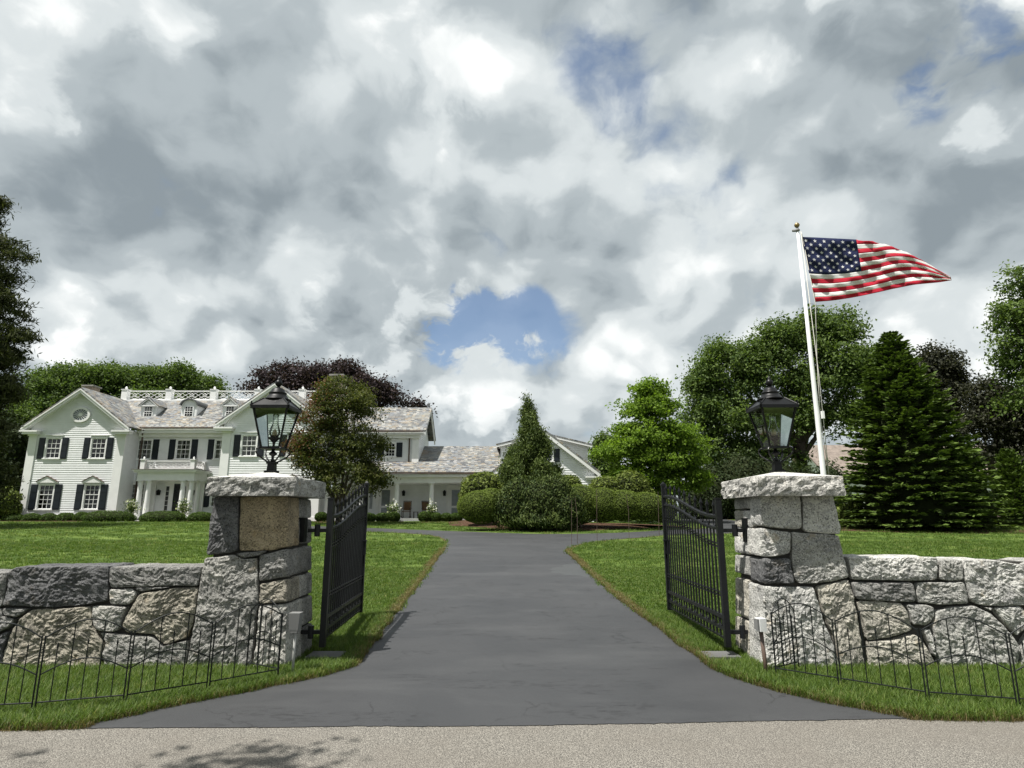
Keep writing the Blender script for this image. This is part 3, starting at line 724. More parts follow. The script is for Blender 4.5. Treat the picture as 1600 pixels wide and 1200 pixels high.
# left wall
lw = thing('stone_wall', 'low dry stone wall running left from the pillar with tan stone', 'stone wall', (-5.2, WALL_Y, g(WALL_Y)))
left_wall = [
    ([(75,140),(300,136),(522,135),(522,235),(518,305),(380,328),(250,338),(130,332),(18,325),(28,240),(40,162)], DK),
    ([(526,140),(750,138),(975,138),(962,190),(950,234),(860,232),(780,236),(640,238),(526,242)], MID),
    ([(526,248),(640,245),(660,266),(640,300),(620,327),(526,321)], LT),
    ([(640,241),(740,238),(830,236),(780,246),(662,262)], MID),
    ([(668,270),(760,252),(835,240),(950,240),(945,330),(925,410),(900,482),(845,500),(790,522),(760,490),(740,468),(665,462),(600,458),(582,430),(590,395),(604,368),(640,320)], WARM),
    ([(440,327),(520,327),(612,332),(590,380),(580,425),(560,456),(505,455),(462,450),(442,415)], LT),
    ([(142,347),(280,338),(434,331),(440,420),(462,456),(500,510),(486,575),(470,655),(250,664),(18,662),(12,560),(30,495),(58,438),(100,385)], WARM),
    ([(12,338),(135,342),(110,362),(75,386),(14,376)], MID),
    ([(-130,350),(6,340),(8,380),(68,391),(50,425),(32,440),(-60,480),(-130,486)], MID),
    ([(-150,492),(-60,486),(40,448),(8,560),(14,662),(-150,672)], DK),
    ([(474,456),(590,466),(735,476),(762,500),(790,530),(850,510),(906,492),(898,560),(886,652),(700,660),(504,664),(490,560),(508,510)], GR),
    ([(-330,168),(-180,166),(36,166),(24,250),(14,332),(-120,342),(-330,344)], MID),
    ([(-520,170),(-336,168),(-336,344),(-430,400),(-520,396)], GR),
    ([(-520,404),(-430,408),(-330,352),(-138,352),(-140,480),(-330,520),(-520,510)], WARM),
    ([(-520,518),(-330,528),(-156,492),(-158,672),(-520,676)], GR),
    ([(-760,172),(-526,172),(-526,400),(-640,420),(-760,410)], DK),
    ([(-760,418),(-640,428),(-526,408),(-526,676),(-760,680)], MID),
    ([(-1080,174),(-766,174),(-766,330),(-1080,340)], GR), ([(-1080,348),(-766,338),(-766,680),(-1080,684)], WARM)]
for i, (pl, c_) in enumerate(left_wall): stone(C4(pl), WALL_Y, 0.46, lw, c_, 1.0 + i, amp=0.034 if c_ in (WARM, DK) else 0.027)
core(C4([(-1078, 190), (930, 165), (890, 690), (-1078, 690)]), WALL_Y + 0.07, 0.34, lw)

# left pillar
lp = thing('gate_pillar', 'square stone gate pillar with a tan stone under its cap, left of driveway', 'gate pillar', (-2.7, 7.0, g(7.0)))
left_pillar = [
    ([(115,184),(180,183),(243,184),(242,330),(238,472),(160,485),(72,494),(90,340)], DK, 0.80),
    ([(249,184),(380,183),(502,185),(502,320),(500,448),(440,462),(370,470),(300,470),(244,470),(247,330)], TAN, 0.34),
    ([(222,484),(310,474),(396,468),(360,490),(335,499),(262,506)], MID, 0.3),
    ([(62,506),(140,497),(218,490),(262,510),(338,503),(342,640),(345,745),(325,900),(310,1090),(140,1096),(-34,1100),(0,900),(28,700)], GR, 0.80),
    ([(347,492),(420,474),(502,456),(502,604),(420,618),(345,632)], MID, 0.42),
    ([(350,640),(420,628),(500,612),(498,738),(420,742),(350,746)], WARM, 0.36),
    ([(350,752),(420,748),(497,744),(494,900),(490,1095),(400,1098),(314,1096),(330,920)], LT, 0.46)]
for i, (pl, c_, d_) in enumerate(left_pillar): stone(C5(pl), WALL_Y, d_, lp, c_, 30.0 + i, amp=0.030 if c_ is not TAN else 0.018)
# inner flank: the blocks behind the corner stones
for i, (y0, y1, f0, f1, c_) in enumerate([(186, 300, 0.36, 0.80, GR), (304, 446, 0.36, 0.80, MID), (458, 606, 0.44, 0.80, MID), (614, 740, 0.38, 0.62, LT), (614, 740, 0.63, 0.80, GR), (748, 905, 0.48, 0.80, GR), (912, 1095, 0.48, 0.80, MID)]):
    stone(C5([(380, y0), (440, y0), (497, y0), (496, (y0 + y1) / 2), (495, y1), (440, y1), (380, y1)]), WALL_Y + f0, f1 - f0, lp, c_, 45.0 + i)
core(C5([(120, 190), (480, 190), (478, 1098), (50, 1098)]), WALL_Y + 0.06, 0.70, lp)

# right pillar
rp = thing('gate_pillar', 'pale granite gate pillar right of driveway, lantern before the flagpole', 'gate pillar', (2.95, 7.0, g(7.0)))
right_pillar = [
    (ZA([(482,396),(690,392),(890,390),(905,560),(904,738),(800,740),(700,735),(590,720),(486,700),(486,550)]), PL, 0.26),
    (ZA([(908,390),(1060,389),(1210,390),(1250,560),(1292,700),(1285,796),(1110,780),(952,768),(918,738),(912,560)]), PL, 0.80),
    (ZA([(486,722),(600,738),(790,766),(796,880),(792,980),(700,1004),(600,1016),(486,1008),(488,860)]), PL, 0.36),
    (C6([(750,412),(870,420),(985,428),(1008,530),(1036,640),(955,658),(870,672),(785,670),(762,640),(750,560)]), PG, 0.80),
    (C6([(602,543),(670,546),(744,546),(752,600),(768,668),(680,672),(606,670),(604,600)]), DK, 0.34),
    (C6([(606,678),(660,682),(730,684),(858,682),(875,745),(905,840),(962,985),(992,1100),(880,1104),(750,1100),(616,1098),(610,880)]), PL, 0.40),
    (C6([(870,684),(950,664),(1030,648),(1055,720),(1078,840),(1112,1100),(1004,1100),(968,960),(900,800)]), PW, 0.80)]
for i, (pl, c_, d_) in enumerate(right_pillar): stone(pl, WALL_Y, d_, rp, c_, 60.0 + i, amp=0.026 if i != 4 else 0.035)
for i, (y0, y1, f0, f1, c_) in enumerate([(235, 300, 0.28, 0.80, PG), (304, 396, 0.28, 0.52, PL), (304, 396, 0.53, 0.80, PW), (402, 538, 0.38, 0.80, PL), (545, 650, 0.36, 0.80, PG), (672, 880, 0.42, 0.80, PW), (886, 1098, 0.42, 0.80, PW)]):
    stone(C6([(596 + (y0 - 235) * 0.02, y0), (650, y0), (720, y0), (720, y1), (650, y1), (596 + (y1 - 235) * 0.02, y1), (596 + ((y0 + y1) / 2 - 235) * 0.02, (y0 + y1) / 2)]), WALL_Y + f0, f1 - f0, rp, c_, 75.0 + i)
core(C6([(625, 240), (950, 240), (1080, 1100), (640, 1100)]), WALL_Y + 0.06, 0.70, rp)

# right wall
rw = thing('stone_wall', 'low pale granite wall running right from the pillar before the flagpole', 'stone wall', (5.4, WALL_Y, g(WALL_Y)))
right_wall = [
    ([(546,112),(800,112),(1068,116),(1074,180),(1074,247),(970,254),(870,255),(720,250),(566,246),(556,180)], PL),
    ([(1075,126),(1212,130),(1222,190),(1221,250),(1150,254),(1084,248),(1080,190)], PG),
    ([(1224,128),(1390,126),(1562,158),(1576,205),(1610,300),(1640,398),(1480,404),(1330,400),(1270,374),(1240,290),(1226,230)], PL),
    ([(566,262),(740,262),(926,264),(944,320),(946,376),(850,378),(760,376),(590,362),(576,310)], MID),
    ([(948,262),(1080,260),(1228,260),(1246,320),(1262,386),(1170,394),(1080,396),(956,380),(948,320)], PG),
    ([(598,368),(730,372),(862,384),(900,450),(926,540),(850,572),(750,594),(655,602),(636,500),(612,430)], PW),
    ([(884,392),(1000,390),(1050,406),(1056,468),(1010,516),(926,512),(905,450)], PG),
    ([(1062,430),(1150,404),(1282,398),(1380,440),(1440,500),(1500,562),(1556,640),(1540,785),(1300,788),(1090,786),(1064,660),(1042,520)], PG),
    ([(1398,412),(1480,404),(1562,402),(1600,450),(1622,490),(1540,580),(1480,518),(1440,470)], PL),
    ([(658,608),(800,602),(940,562),(985,600),(1030,680),(1056,730),(1044,788),(860,790),(668,788),(664,700)], PW),
    ([(988,540),(1030,532),(1050,600),(1078,700),(1056,700),(1020,620)], PL),
    ([(1334,404),(1392,408),(1386,440),(1360,424)], PL),
    ([(1562,640),(1600,560),(1640,500),(1760,500),(1800,640),(1800,788),(1552,788)], PG),
    ([(1570,150),(1700,130),(1830,132),(1836,260),(1830,396),(1650,398),(1600,260)], PG),
    ([(1640,408),(1836,404),(1900,500),(1770,500),(1632,480)], PW), ([(1842,132),(2100,132),(2100,330),(1842,330)], MID),
    ([(1842,338),(2100,338),(2100,560),(1910,560),(1842,420)], PL), ([(1808,620),(1830,570),(2100,568),(2100,790),(1808,790)], PG),
    ([(2108,132),(2400,134),(2400,420),(2108,420)], PG), ([(2108,428),(2400,428),(2400,790),(2108,790)], MID)]
for i, (pl, c_) in enumerate(right_wall): stone(C7(pl), WALL_Y, 0.46, rw, c_, 90.0 + i)
core(C7([(560, 135), (2395, 150), (2395, 795), (640, 795)]), WALL_Y + 0.07, 0.34, rw)

# both walls run on beyond the picture
def wall_run(x0, x1, parent, cols, seed):
    rr = random.Random(seed); zt, zb = 1.09, 0.02; s = 1 if x1 > x0 else -1; x = x0
    while (x1 - x) * s > 0.3:
        w = rr.uniform(0.7, 1.5); xe = x + s * w; xa, xb = sorted((x, xe)); h = rr.uniform(0.40, 0.66); xm = xa + w * rr.uniform(0.4, 0.6)
        for x_0, x_1, z0, z1 in ((xa, xb, zt - h, zt), (xa, xm, zb, zt - h - 0.01), (xm + 0.01, xb, zb, zt - h - 0.01)):
            stone([(x_0 + 0.005, z0), ((x_0 + x_1) / 2, z0 - 0.01), (x_1 - 0.005, z0), (x_1 - 0.01, (z0 + z1) / 2), (x_1 - 0.005, z1), ((x_0 + x_1) / 2, z1), (x_0 + 0.005, z1), (x_0 + 0.01, (z0 + z1) / 2)], WALL_Y, 0.46, parent, rr.choice(cols), seed + x, step=0.045)
        x = xe + s * 0.012
    a, b = sorted((x0, x)); core([(a, zb), (b, zb), (b, zt - 0.05), (a, zt - 0.05)], WALL_Y + 0.08, 0.33, parent)
wall_run(max(p[0] for p in C7(right_wall[-1][0])) + 0.01, 13.0, rw, [PL, PG, MID], 150.0)
wall_run(min(p[0] for p in C4(left_wall[-1][0])) - 0.01, -13.0, lw, [GR, MID, DK, WARM], 170.0)

# caps with rock-faced sides and a low sawn pyramid on top
def capstone(x0, x1, y0, y1, z0, z1, apex, parent, seed, col):
    mb = MB(); n = 26; lay = 9; ring = []
    per = []
    for i in range(n): per.append((x0 + (x1 - x0) * i / n, y0, 0, -1))
    for i in range(n): per.append((x1, y0 + (y1 - y0) * i / n, 1, 0))
    for i in range(n): per.append((x1 - (x1 - x0) * i / n, y1, 0, 1))
    for i in range(n): per.append((x0, y1 - (y1 - y0) * i / n, -1, 0))
    m = len(per); cx, cy = (x0 + x1) / 2, (y0 + y1) / 2
    for k in range(lay + 1):
        t = k / lay; z = z0 + (z1 - z0) * t
        for x, y, nx, ny in per:
            p = Vector((x + seed, y, z)); rid = 1 - abs(mnoise.noise(p * 9)) * 2
            d = 0.040 * (0.6 * mnoise.noise(p * 6) + 0.4 * rid - 0.5 * (mnoise.voronoi(p * 9)[0][0] - 0.4) + 0.5 * fr3(p, 3, 17.0)) * math.sin(math.pi * (0.16 + 0.68 * t)) - (0.004 if k in (0, lay) else 0)
            mb.v.append((x + nx * d, y + ny * d, z + (0.010 * mnoise.noise(p * 5) if k == lay else 0)))
    for k in range(lay):
        for i in range(m):
            j = (i + 1) % m; mb.f.append((k*m + i, k*m + j, (k+1)*m + j, (k+1)*m + i))
    mb.f.append(tuple(range(m))[::-1]); base = lay * m
    o = mb.build('capstone', M['granite'], parent, fix=False); o.color = (*col, 1)
    tb = MB(); tb.v = [mb.v[base + i] for i in range(m)] + [(cx, cy, apex)]
    for i in range(m): tb.f.append((i, (i + 1) % m, m))
    st = tb.build('sawn_top', M['granite'], o); st.color = (0.58, 0.58, 0.56, 1)  # sawn granite is paler; the tone also carries the sun on the top
    return o
LCAP = (-3.16, -2.24, 6.42, 7.48, 1.765, 1.955, 2.045); RCAP = (2.53, 3.43, 6.42, 7.48, 1.765, 1.965, 2.05)
capstone(*LCAP, lp, 3.3, (0.30, 0.30, 0.29)); capstone(*RCAP, rp, 8.8, (0.40, 0.395, 0.38))

# ------------------------------------------------------------------ the white house
ZB = g(41.0)
H = thing('house', 'large white clapboard house with black shutters, slate roofs and columned porches', 'house', (-15.0, 42.0, ZB))
WP, WS = M['white_paint'], M['white_siding']
m_paint('dark_glass', (0.018, 0.020, 0.022), 0.08, 0.2, 0.8)
def clap(poly, mapf, holes=(), board=0.145, parent=H, name='wall'):
    """lapped clapboards filling a convex outline (u, z) around rectangular openings"""
    zs = [p[1] for p in poly]; z0, z1 = min(zs), max(zs); mb = MB()
    def span(z):
        xs = []
        for i in range(len(poly)):
            (xa, za), (xb, zb) = poly[i], poly[(i+1) % len(poly)]
            if abs(za - zb) < 1e-9:
                if abs(z - za) < 1e-9: xs += [xa, xb]
            elif min(za, zb) - 1e-9 <= z <= max(za, zb) + 1e-9: xs.append(xa + (xb - xa) * (z - za) / (zb - za))
        return (min(xs), max(xs)) if xs else None
    n = int(math.ceil((z1 - z0) / board))
    br = sorted(set([round(z0 + i * board, 5) for i in range(n)] + [round(z1, 5)] + [round(v, 5) for h in holes for v in (h[2], h[3]) if z0 < v < z1]))
    for a, b in zip(br, br[1:]):
        if b - a < 1e-4: continue
        k = math.floor((a + 1e-4 - z0) / board) * board + z0
        oa, ob = (0.021 * (1 - (a - k) / board), 0.021 * max(0, 1 - (b - k) / board))
        s0, s1 = span(a + 1e-5), span(b - 1e-5)
        if not s0 or not s1: continue
        cuts = sorted((h[0], h[1]) for h in holes if h[2] < (a + b) / 2 < h[3])
        segs = []; lo = None
        left0, left1 = s0[0], s1[0]
        for c0, c1 in cuts: segs.append((left0, c0, left1, c0)); left0 = left1 = c1
        segs.append((left0, s0[1], left1, s1[1]))
        for xa0, xb0, xa1, xb1 in segs:
            if xb0 - xa0 < 1e-3 and xb1 - xa1 < 1e-3: continue
            mb.poly([mapf(xa0, a, oa), mapf(xb0, a, oa), mapf(xb1, b, ob), mapf(xa1, b, ob)])
            if abs(a - k) < 1e-3: mb.poly([mapf(xa0, a, -0.002), mapf(xb0, a, -0.002), mapf(xb0, a, oa), mapf(xa0, a, oa)])
    return mb.build(name, WS, parent, fix=False)
def fY(Y): return lambda u, z, o: (u, Y - o, z)
def fX(X): return lambda u, z, o: (X + o, u, z)
def trim(a, b, name='trim', parent=H, mat=None): return MB().box(a, b).build(name, mat or WP, parent)

def slab(corners, th, name='roof', parent=H, mat=None):
    """slate roof plane: eave left, eave right, ridge right, ridge left; UV in metres"""
    e0, e1, r1, r0 = [Vector(c) for c in corners]; n = (e1 - e0).cross(r0 - e0).normalized()
    if n.z < 0: n = -n
    off = root_of(parent); bm = bmesh.new(); uvl = bm.loops.layers.uv.new('UVMap')
    top = [bm.verts.new(c + n * 0.0 - off) for c in (e0, e1, r1, r0)]; bot = [bm.verts.new(c - n * th - off) for c in (e0, e1, r1, r0)]
    f = bm.faces.new(top); f.normal_update()
    if f.normal.dot(n) < 0: f.normal_flip()
    bm.faces.new(bot[::-1])
    for i in range(4): bm.faces.new((top[i], top[(i+1) % 4], bot[(i+1) % 4], bot[i]))
    ux = (e1 - e0).normalized(); vy = (r0 - e0) - ux * (r0 - e0).dot(ux); vy.normalize(); sd = e0.x * 3.7 + e0.y * 1.3
    for fc in bm.faces:
        for lp_ in fc.loops:
            q = lp_.vert.co + off - e0; lp_[uvl].uv = (q.dot(ux) + sd, q.dot(vy) + 0.05)
    bmesh.ops.recalc_face_normals(bm, faces=bm.faces)
    me = bpy.data.meshes.new(name); bm.to_mesh(me); bm.free()
    return link(name, me, mat or M['slate'], parent)

def window(cx, Y, z0, z1, w, cols=3, rows=(2, 2), shut=0.42, head='cap', curtain=False, parent=H, room=0.45):
    """double-hung window facing the lawn: casing, sashes and bars; returns the hole for the siding"""
    mb = MB(); c = 0.085
    x0, x1 = cx - w / 2, cx + w / 2
    for a, b in (((x0 - c, Y - 0.045, z0), (x0, Y + 0.06, z1 + c)), ((x1, Y - 0.045, z0), (x1 + c, Y + 0.06, z1 + c)), ((x0, Y - 0.045, z1), (x1, Y + 0.06, z1 + c))): mb.box(a, b)
    tot = sum(rows); zm = z0 + (z1 - z0) * rows[1] / tot; s = 0.045
    for (a0, a1, yo, nr) in ((z0, zm + 0.02, 0.030, rows[1]), (zm - 0.02, z1, 0.012, rows[0])):
        for a, b in (((x0, Y + yo - 0.02, a0), (x0 + s, Y + yo + 0.015, a1)), ((x1 - s, Y + yo - 0.02, a0), (x1, Y + yo + 0.015, a1)),
                     ((x0 + s, Y + yo - 0.02, a0), (x1 - s, Y + yo + 0.015, a0 + s)), ((x0 + s, Y + yo - 0.02, a1 - s), (x1 - s, Y + yo + 0.015, a1))): mb.box(a, b)
        for i in range(1, cols):
            xx = x0 + s + (w - 2 * s) * i / cols; mb.box((xx - 0.013, Y + yo - 0.012, a0 + s), (xx + 0.013, Y + yo + 0.010, a1 - s))
        for i in range(1, nr):
            zz = a0 + s + (a1 - a0 - 2 * s) * i / nr; mb.box((x0 + s, Y + yo - 0.010, zz - 0.013), (x1 - s, Y + yo + 0.008, zz + 0.013))
    o = mb.build('window', WP, parent)
    MB().poly([(x0, Y + 0.034, z0), (x1, Y + 0.034, z0), (x1, Y + 0.034, z1), (x0, Y + 0.034, z1)]).build('glass', M['window_glass'], o, fix=False)
    rb = MB(); yb = Y + room
    rb.poly([(x0 - .02, yb, z0 - .02), (x1 + .02, yb, z0 - .02), (x1 + .02, yb, z1 + .02), (x0 - .02, yb, z1 + .02)])
    for a, b in (((x0 - .02, z0 - .02), (x1 + .02, z0 - .02)), ((x1 + .02, z0 - .02), (x1 + .02, z1 + .02)), ((x1 + .02, z1 + .02), (x0 - .02, z1 + .02)), ((x0 - .02, z1 + .02), (x0 - .02, z0 - .02))):
        rb.poly([(a[0], Y + .062, a[1]), (b[0], Y + .062, b[1]), (b[0], yb, b[1]), (a[0], yb, a[1])])
    rb.build('dark_room', M['room_dark'], o)
    if curtain:
        cb = MB(); n = 24
        for sx, ex in ((x0, x0 + w * 0.40), (x1 - w * 0.40, x1)):
            pts = [(sx + (ex - sx) * i / n, Y + 0.16 + 0.03 * math.sin(i * 1.9)) for i in range(n + 1)]
            for p, q in zip(pts, pts[1:]): cb.poly([(p[0], p[1], z0), (q[0], q[1], z0), (q[0], q[1], z1), (p[0], p[1], z1)])
        cb.build('curtain', M['curtain'], o, fix=False)
    MB().box((x0 - c - 0.05, Y - 0.09, z0 - 0.07), (x1 + c + 0.05, Y + 0.03, z0 - 0.001)).build('sill', WP, o)
    if head == 'cap': MB().box((x0 - c - 0.06, Y - 0.10, z1 + c + 0.10), (x1 + c + 0.06, Y - 0.02, z1 + c + 0.16)).build('header', WP, o)
    elif head == 'pediment':
        hb = MB(); zc = z1 + c + 0.06; xw = w / 2 + c + 0.14
        hb.prism([(cx - xw, zc), (cx + xw, zc), (cx + xw, zc + 0.05), (cx, zc + 0.42), (cx - xw, zc + 0.05)], 'y', Y - 0.14, Y - 0.02)
        hb.build('header', WP, o)
        pb = MB(); pb.prism([(cx - xw - .03, zc + 0.051), (cx, zc + 0.421), (cx + xw + .03, zc + 0.051), (cx + xw + .03, zc + 0.085), (cx, zc + 0.46), (cx - xw - .03, zc + 0.085)], 'y', Y - 0.18, Y - 0.019)
        pb.build('header_roof', M['gutter_metal'], o)
    if shut:
        for sx in (x0 - c - 0.015 - shut, x1 + c + 0.015):
            sb = MB(); sb.box((sx, Y - 0.055, z0 - 0.05), (sx + shut, Y - 0.022, z1 + 0.04))
            n = 3
            for k in range(n):
                a = z0 + (z1 - z0) * k / n + 0.04; b = z0 + (z1 - z0) * (k + 1) / n - 0.03
                sb.box((sx + 0.06, Y - 0.066, a), (sx + shut - 0.06, Y - 0.0555, b))
            sb.build('shutter', M['shutter_paint'], o)
    return (x0 - 0.04, x1 + 0.04, z0 - 0.03, z1 + 0.04)

def pilaster(x0, x1, Y, z0, z1):
    MB().box((x0, Y - 0.07, z0), (x1, Y + 0.05, z1 - 0.16)).box((x0 - 0.03, Y - 0.10, z0), (x1 + 0.03, Y - 0.071, z0 + 0.35)).box((x0 - 0.05, Y - 0.13, z1 - 0.16), (x1 + 0.05, Y + 0.02, z1)).build('corner_pilaster', WP, H)
def gable_wing(x0, x1, Y, yback, ze, over, pitch, holes):
    """front-gabled wing: siding, two roof planes, rake boards and cornice returns"""
    xc = (x0 + x1) / 2; hw = (x1 - x0) / 2; zr = ze + pitch * (hw + over); zw = zr - pitch * 0.0 - 0.17
    clap([(x0, ZB - 0.1), (x1, ZB - 0.1), (x1, zw - pitch * hw), (xc, zw), (x0, zw - pitch * hw)], fY(Y), holes)
    yo = Y - 0.42
    slab([(x0 - over, yo, ze), (x0 - over, yback, ze), (xc, yback, zr), (xc, yo, zr)], 0.10); slab([(x1 + over, yo, ze), (x1 + over, yback, ze), (xc, yback, zr), (xc, yo, zr)], 0.10)
    for s in (-1, 1):
        xe = xc + s * (hw + over - 0.02); b = MB()
        b.prism([(xe, ze - 0.115), (xc, zr - 0.125), (xc, zr - 0.40), (xe, ze - 0.39)], 'y', yo + 0.03, yo + 0.09)
        b.prism([(xe, ze - 0.115), (xc, zr - 0.125), (xc, zr - 0.22), (xe, ze - 0.21)], 'y', yo - 0.02, yo + 0.029)
        b.prism([(xe, ze - 0.30), (xc, zr - 0.31), (xc, zr - 0.33), (xe, ze - 0.32)], 'y', yo + 0.091, Y + 0.02)
        b.build('rake_board', WP, H)
        xa, xb = sorted((xc + s * (hw + over + 0.05), xc + s * (hw - 0.75)))
        MB().box((xa, yo - 0.03, ze - 0.36), (xb, Y + 0.03, ze - 0.25)).box((xa + 0.06, yo + 0.03, ze - 0.50), (xb - 0.06, Y + 0.02, ze - 0.361)).build('cornice_return', WP, H)
    return xc, zr

# left wing
holes = [window(-30.63, 41.0, 5.38, 6.70, 0.93), window(-27.62, 41.0, 5.38, 6.70, 0.93),
         window(-30.63, 41.0, 2.06, 3.62, 0.93, rows=(2, 3), shut=0.46, head='pediment'), window(-27.62, 41.0, 2.06, 3.62, 0.93, rows=(2, 3), shut=0.46, head='pediment')]
gable_wing(-32.3, -25.9, 41.0, 47.5, 7.46, 0.42, 0.745, holes)
pilaster(-32.32, -31.78, 41.0, ZB - 0.1, 7.02); pilaster(-26.42, -25.86, 41.0, ZB - 0.1, 7.02)
clap([(41.0, ZB - 0.1), (42.55, ZB - 0.1), (42.55, 7.3), (41.0, 7.3)], fX(-25.9))
trim((-32.3, 40.93, ZB - 0.1), (-25.9, 40.975, ZB + 0.12), 'water_table')
# oval window in the gable
ow = MB(); n = 36
for k in range(n):
    a0, a1 = 2 * math.pi * k / n, 2 * math.pi * (k + 1) / n
    q = [(-29.1 + rx * math.cos(a), 8.3 + rz * math.sin(a)) for rx, rz, a in ((0.66, 0.52, a0), (0.66, 0.52, a1), (0.50, 0.38, a1), (0.50, 0.38, a0))]
    ow.prism(q, 'y', 40.90, 40.97)
for k in range(16):
    a = 2 * math.pi * k / 16; ow.bar((-29.1 + 0.12 * math.cos(a), 40.93, 8.3 + 0.10 * math.sin(a)), (-29.1 + 0.51 * math.cos(a), 40.93, 8.3 + 0.39 * math.sin(a)), 0.022)
ow.prism([(-29.1 + 0.13 * math.cos(2 * math.pi * k / 16), 8.3 + 0.11 * math.sin(2 * math.pi * k / 16)) for k in range(16)], 'y', 40.915, 40.945)
owo = ow.build('oval_window', WP, H)
MB().prism([(-29.1 + 0.52 * math.cos(2 * math.pi * k / n), 8.3 + 0.40 * math.sin(2 * math.pi * k / n)) for k in range(n)], 'y', 40.95, 40.972).build('glass', m_paint('oval_glass', (0.10, 0.13, 0.14), 0.12, 0.2, 0.8), owo)

# main block
holes = [window(x, 42.5, 5.48, 6.78, 0.93, curtain=True) for x in (-25.42, -22.74, -20.06)]
holes += [window(-25.55, 42.5, 2.25, 3.75, 0.93, rows=(2, 3), curtain=True), window(-20.0, 42.5, 2.25, 3.75, 0.93, rows=(2, 3), curtain=True)]
DOOR = (-23.66, -22.02, ZB, 3.95)
clap([(-25.9, ZB - 0.1), (-18.66, ZB - 0.1), (-18.66, 7.3), (-25.9, 7.3)], fY(42.5), holes + [DOOR])
MB().box((-25.85, 42.06, 7.22), (-18.75, 42.52, 7.44)).box((-25.85, 42.30, 6.98), (-18.75, 42.51, 7.219)).box((-25.5, 41.98, 7.441), (-19.1, 42.4, 7.56)).build('cornice', WP, H)
slab([(-29.3, 41.95, 7.60), (-15.2, 41.95, 7.60), (-15.2, 45.75, 10.18), (-29.3, 45.75, 10.18)], 0.10)
slab([(-29.3, 53.2, 7.60), (-15.2, 53.2, 7.60), (-15.2, 49.4, 10.18), (-29.3, 49.4, 10.18)], 0.10)
MB().box((-29.6, 45.7, 10.06), (-12.9, 49.4, 10.24)).build('roof_deck', WP, H)
gt = MB(); gt.box((-25.4, 41.86, 7.52), (-19.2, 41.94, 7.60)).build('gutter', M['gutter_metal'], H)
sg = MB()
for k in range(18): sg.box((-25.3 + k * 0.35, 42.12, 7.72), (-25.12 + k * 0.35, 42.20, 7.80))
tag(sg.build('snow_guards', WP, H), kind='stuff')
def downspout(x, y, z0, z1):
    MB().tube([(x + 0.25, y - 0.45, z1), (x + 0.1, y - 0.30, z1 - 0.12), (x, y - 0.09, z1 - 0.45), (x, y - 0.09, z0)], 0.05, 8).build('downspout', M['gutter_metal'], H, True)
downspout(-25.62, 42.5, ZB, 7.42)

def balustrade(posts, y, z0, h, bw, ball=0.09):
    """white railing: square posts with ball finials, lattice panels with ovals between"""
    for x in posts:
        po = MB().cbox((x, y, z0), bw, bw, h).cbox((x, y, z0 + h), bw + 0.08, bw + 0.08, 0.05).build('railing_post', WP, H)
        MB().lathe([(0.03, 0), (0.05, 0.02), (ball, 0.05 + ball * 0.6), (ball * 0.9, 0.05 + ball * 1.3), (0.02, 0.05 + ball * 2)], (x, y, z0 + h + 0.051), 12).build('ball_finial', WP, po, True)
    for a, b in zip(posts, posts[1:]):
        x0, x1 = a + bw / 2, b - bw / 2; zt, zb_ = z0 + h - 0.10, z0 + 0.10; m_ = MB()
        m_.box((x0, y - 0.04, zt), (x1, y + 0.04, zt + 0.06)); m_.box((x0, y - 0.03, zb_ - 0.05), (x1, y + 0.03, zb_))
        nb = max(2, round((x1 - x0) / 0.85)); w_ = (x1 - x0) / nb
        for k in range(nb):
            u0, u1 = x0 + k * w_, x0 + (k + 1) * w_; um = (u0 + u1) / 2; zm = (zt + zb_) / 2
            for p, q in (((u0, zb_), (u1, zt)), ((u0, zt), (u1, zb_)), ((u0, zm), (um, zt)), ((um, zt), (u1, zm)), ((u1, zm), (um, zb_)), ((um, zb_), (u0, zm))): m_.bar((p[0], y, p[1]), (q[0], y, q[1]), 0.022)
            el = [(um + 0.15 * math.cos(t * math.pi / 6), y, zm + 0.12 * math.sin(t * math.pi / 6)) for t in range(13)]
            m_.tube(el, 0.016, 5)
        m_.build('lattice_panel', WP, H)
balustrade([-29.45 + 3.37 * i for i in range(6)], 45.95, 10.24, 0.78, 0.42)

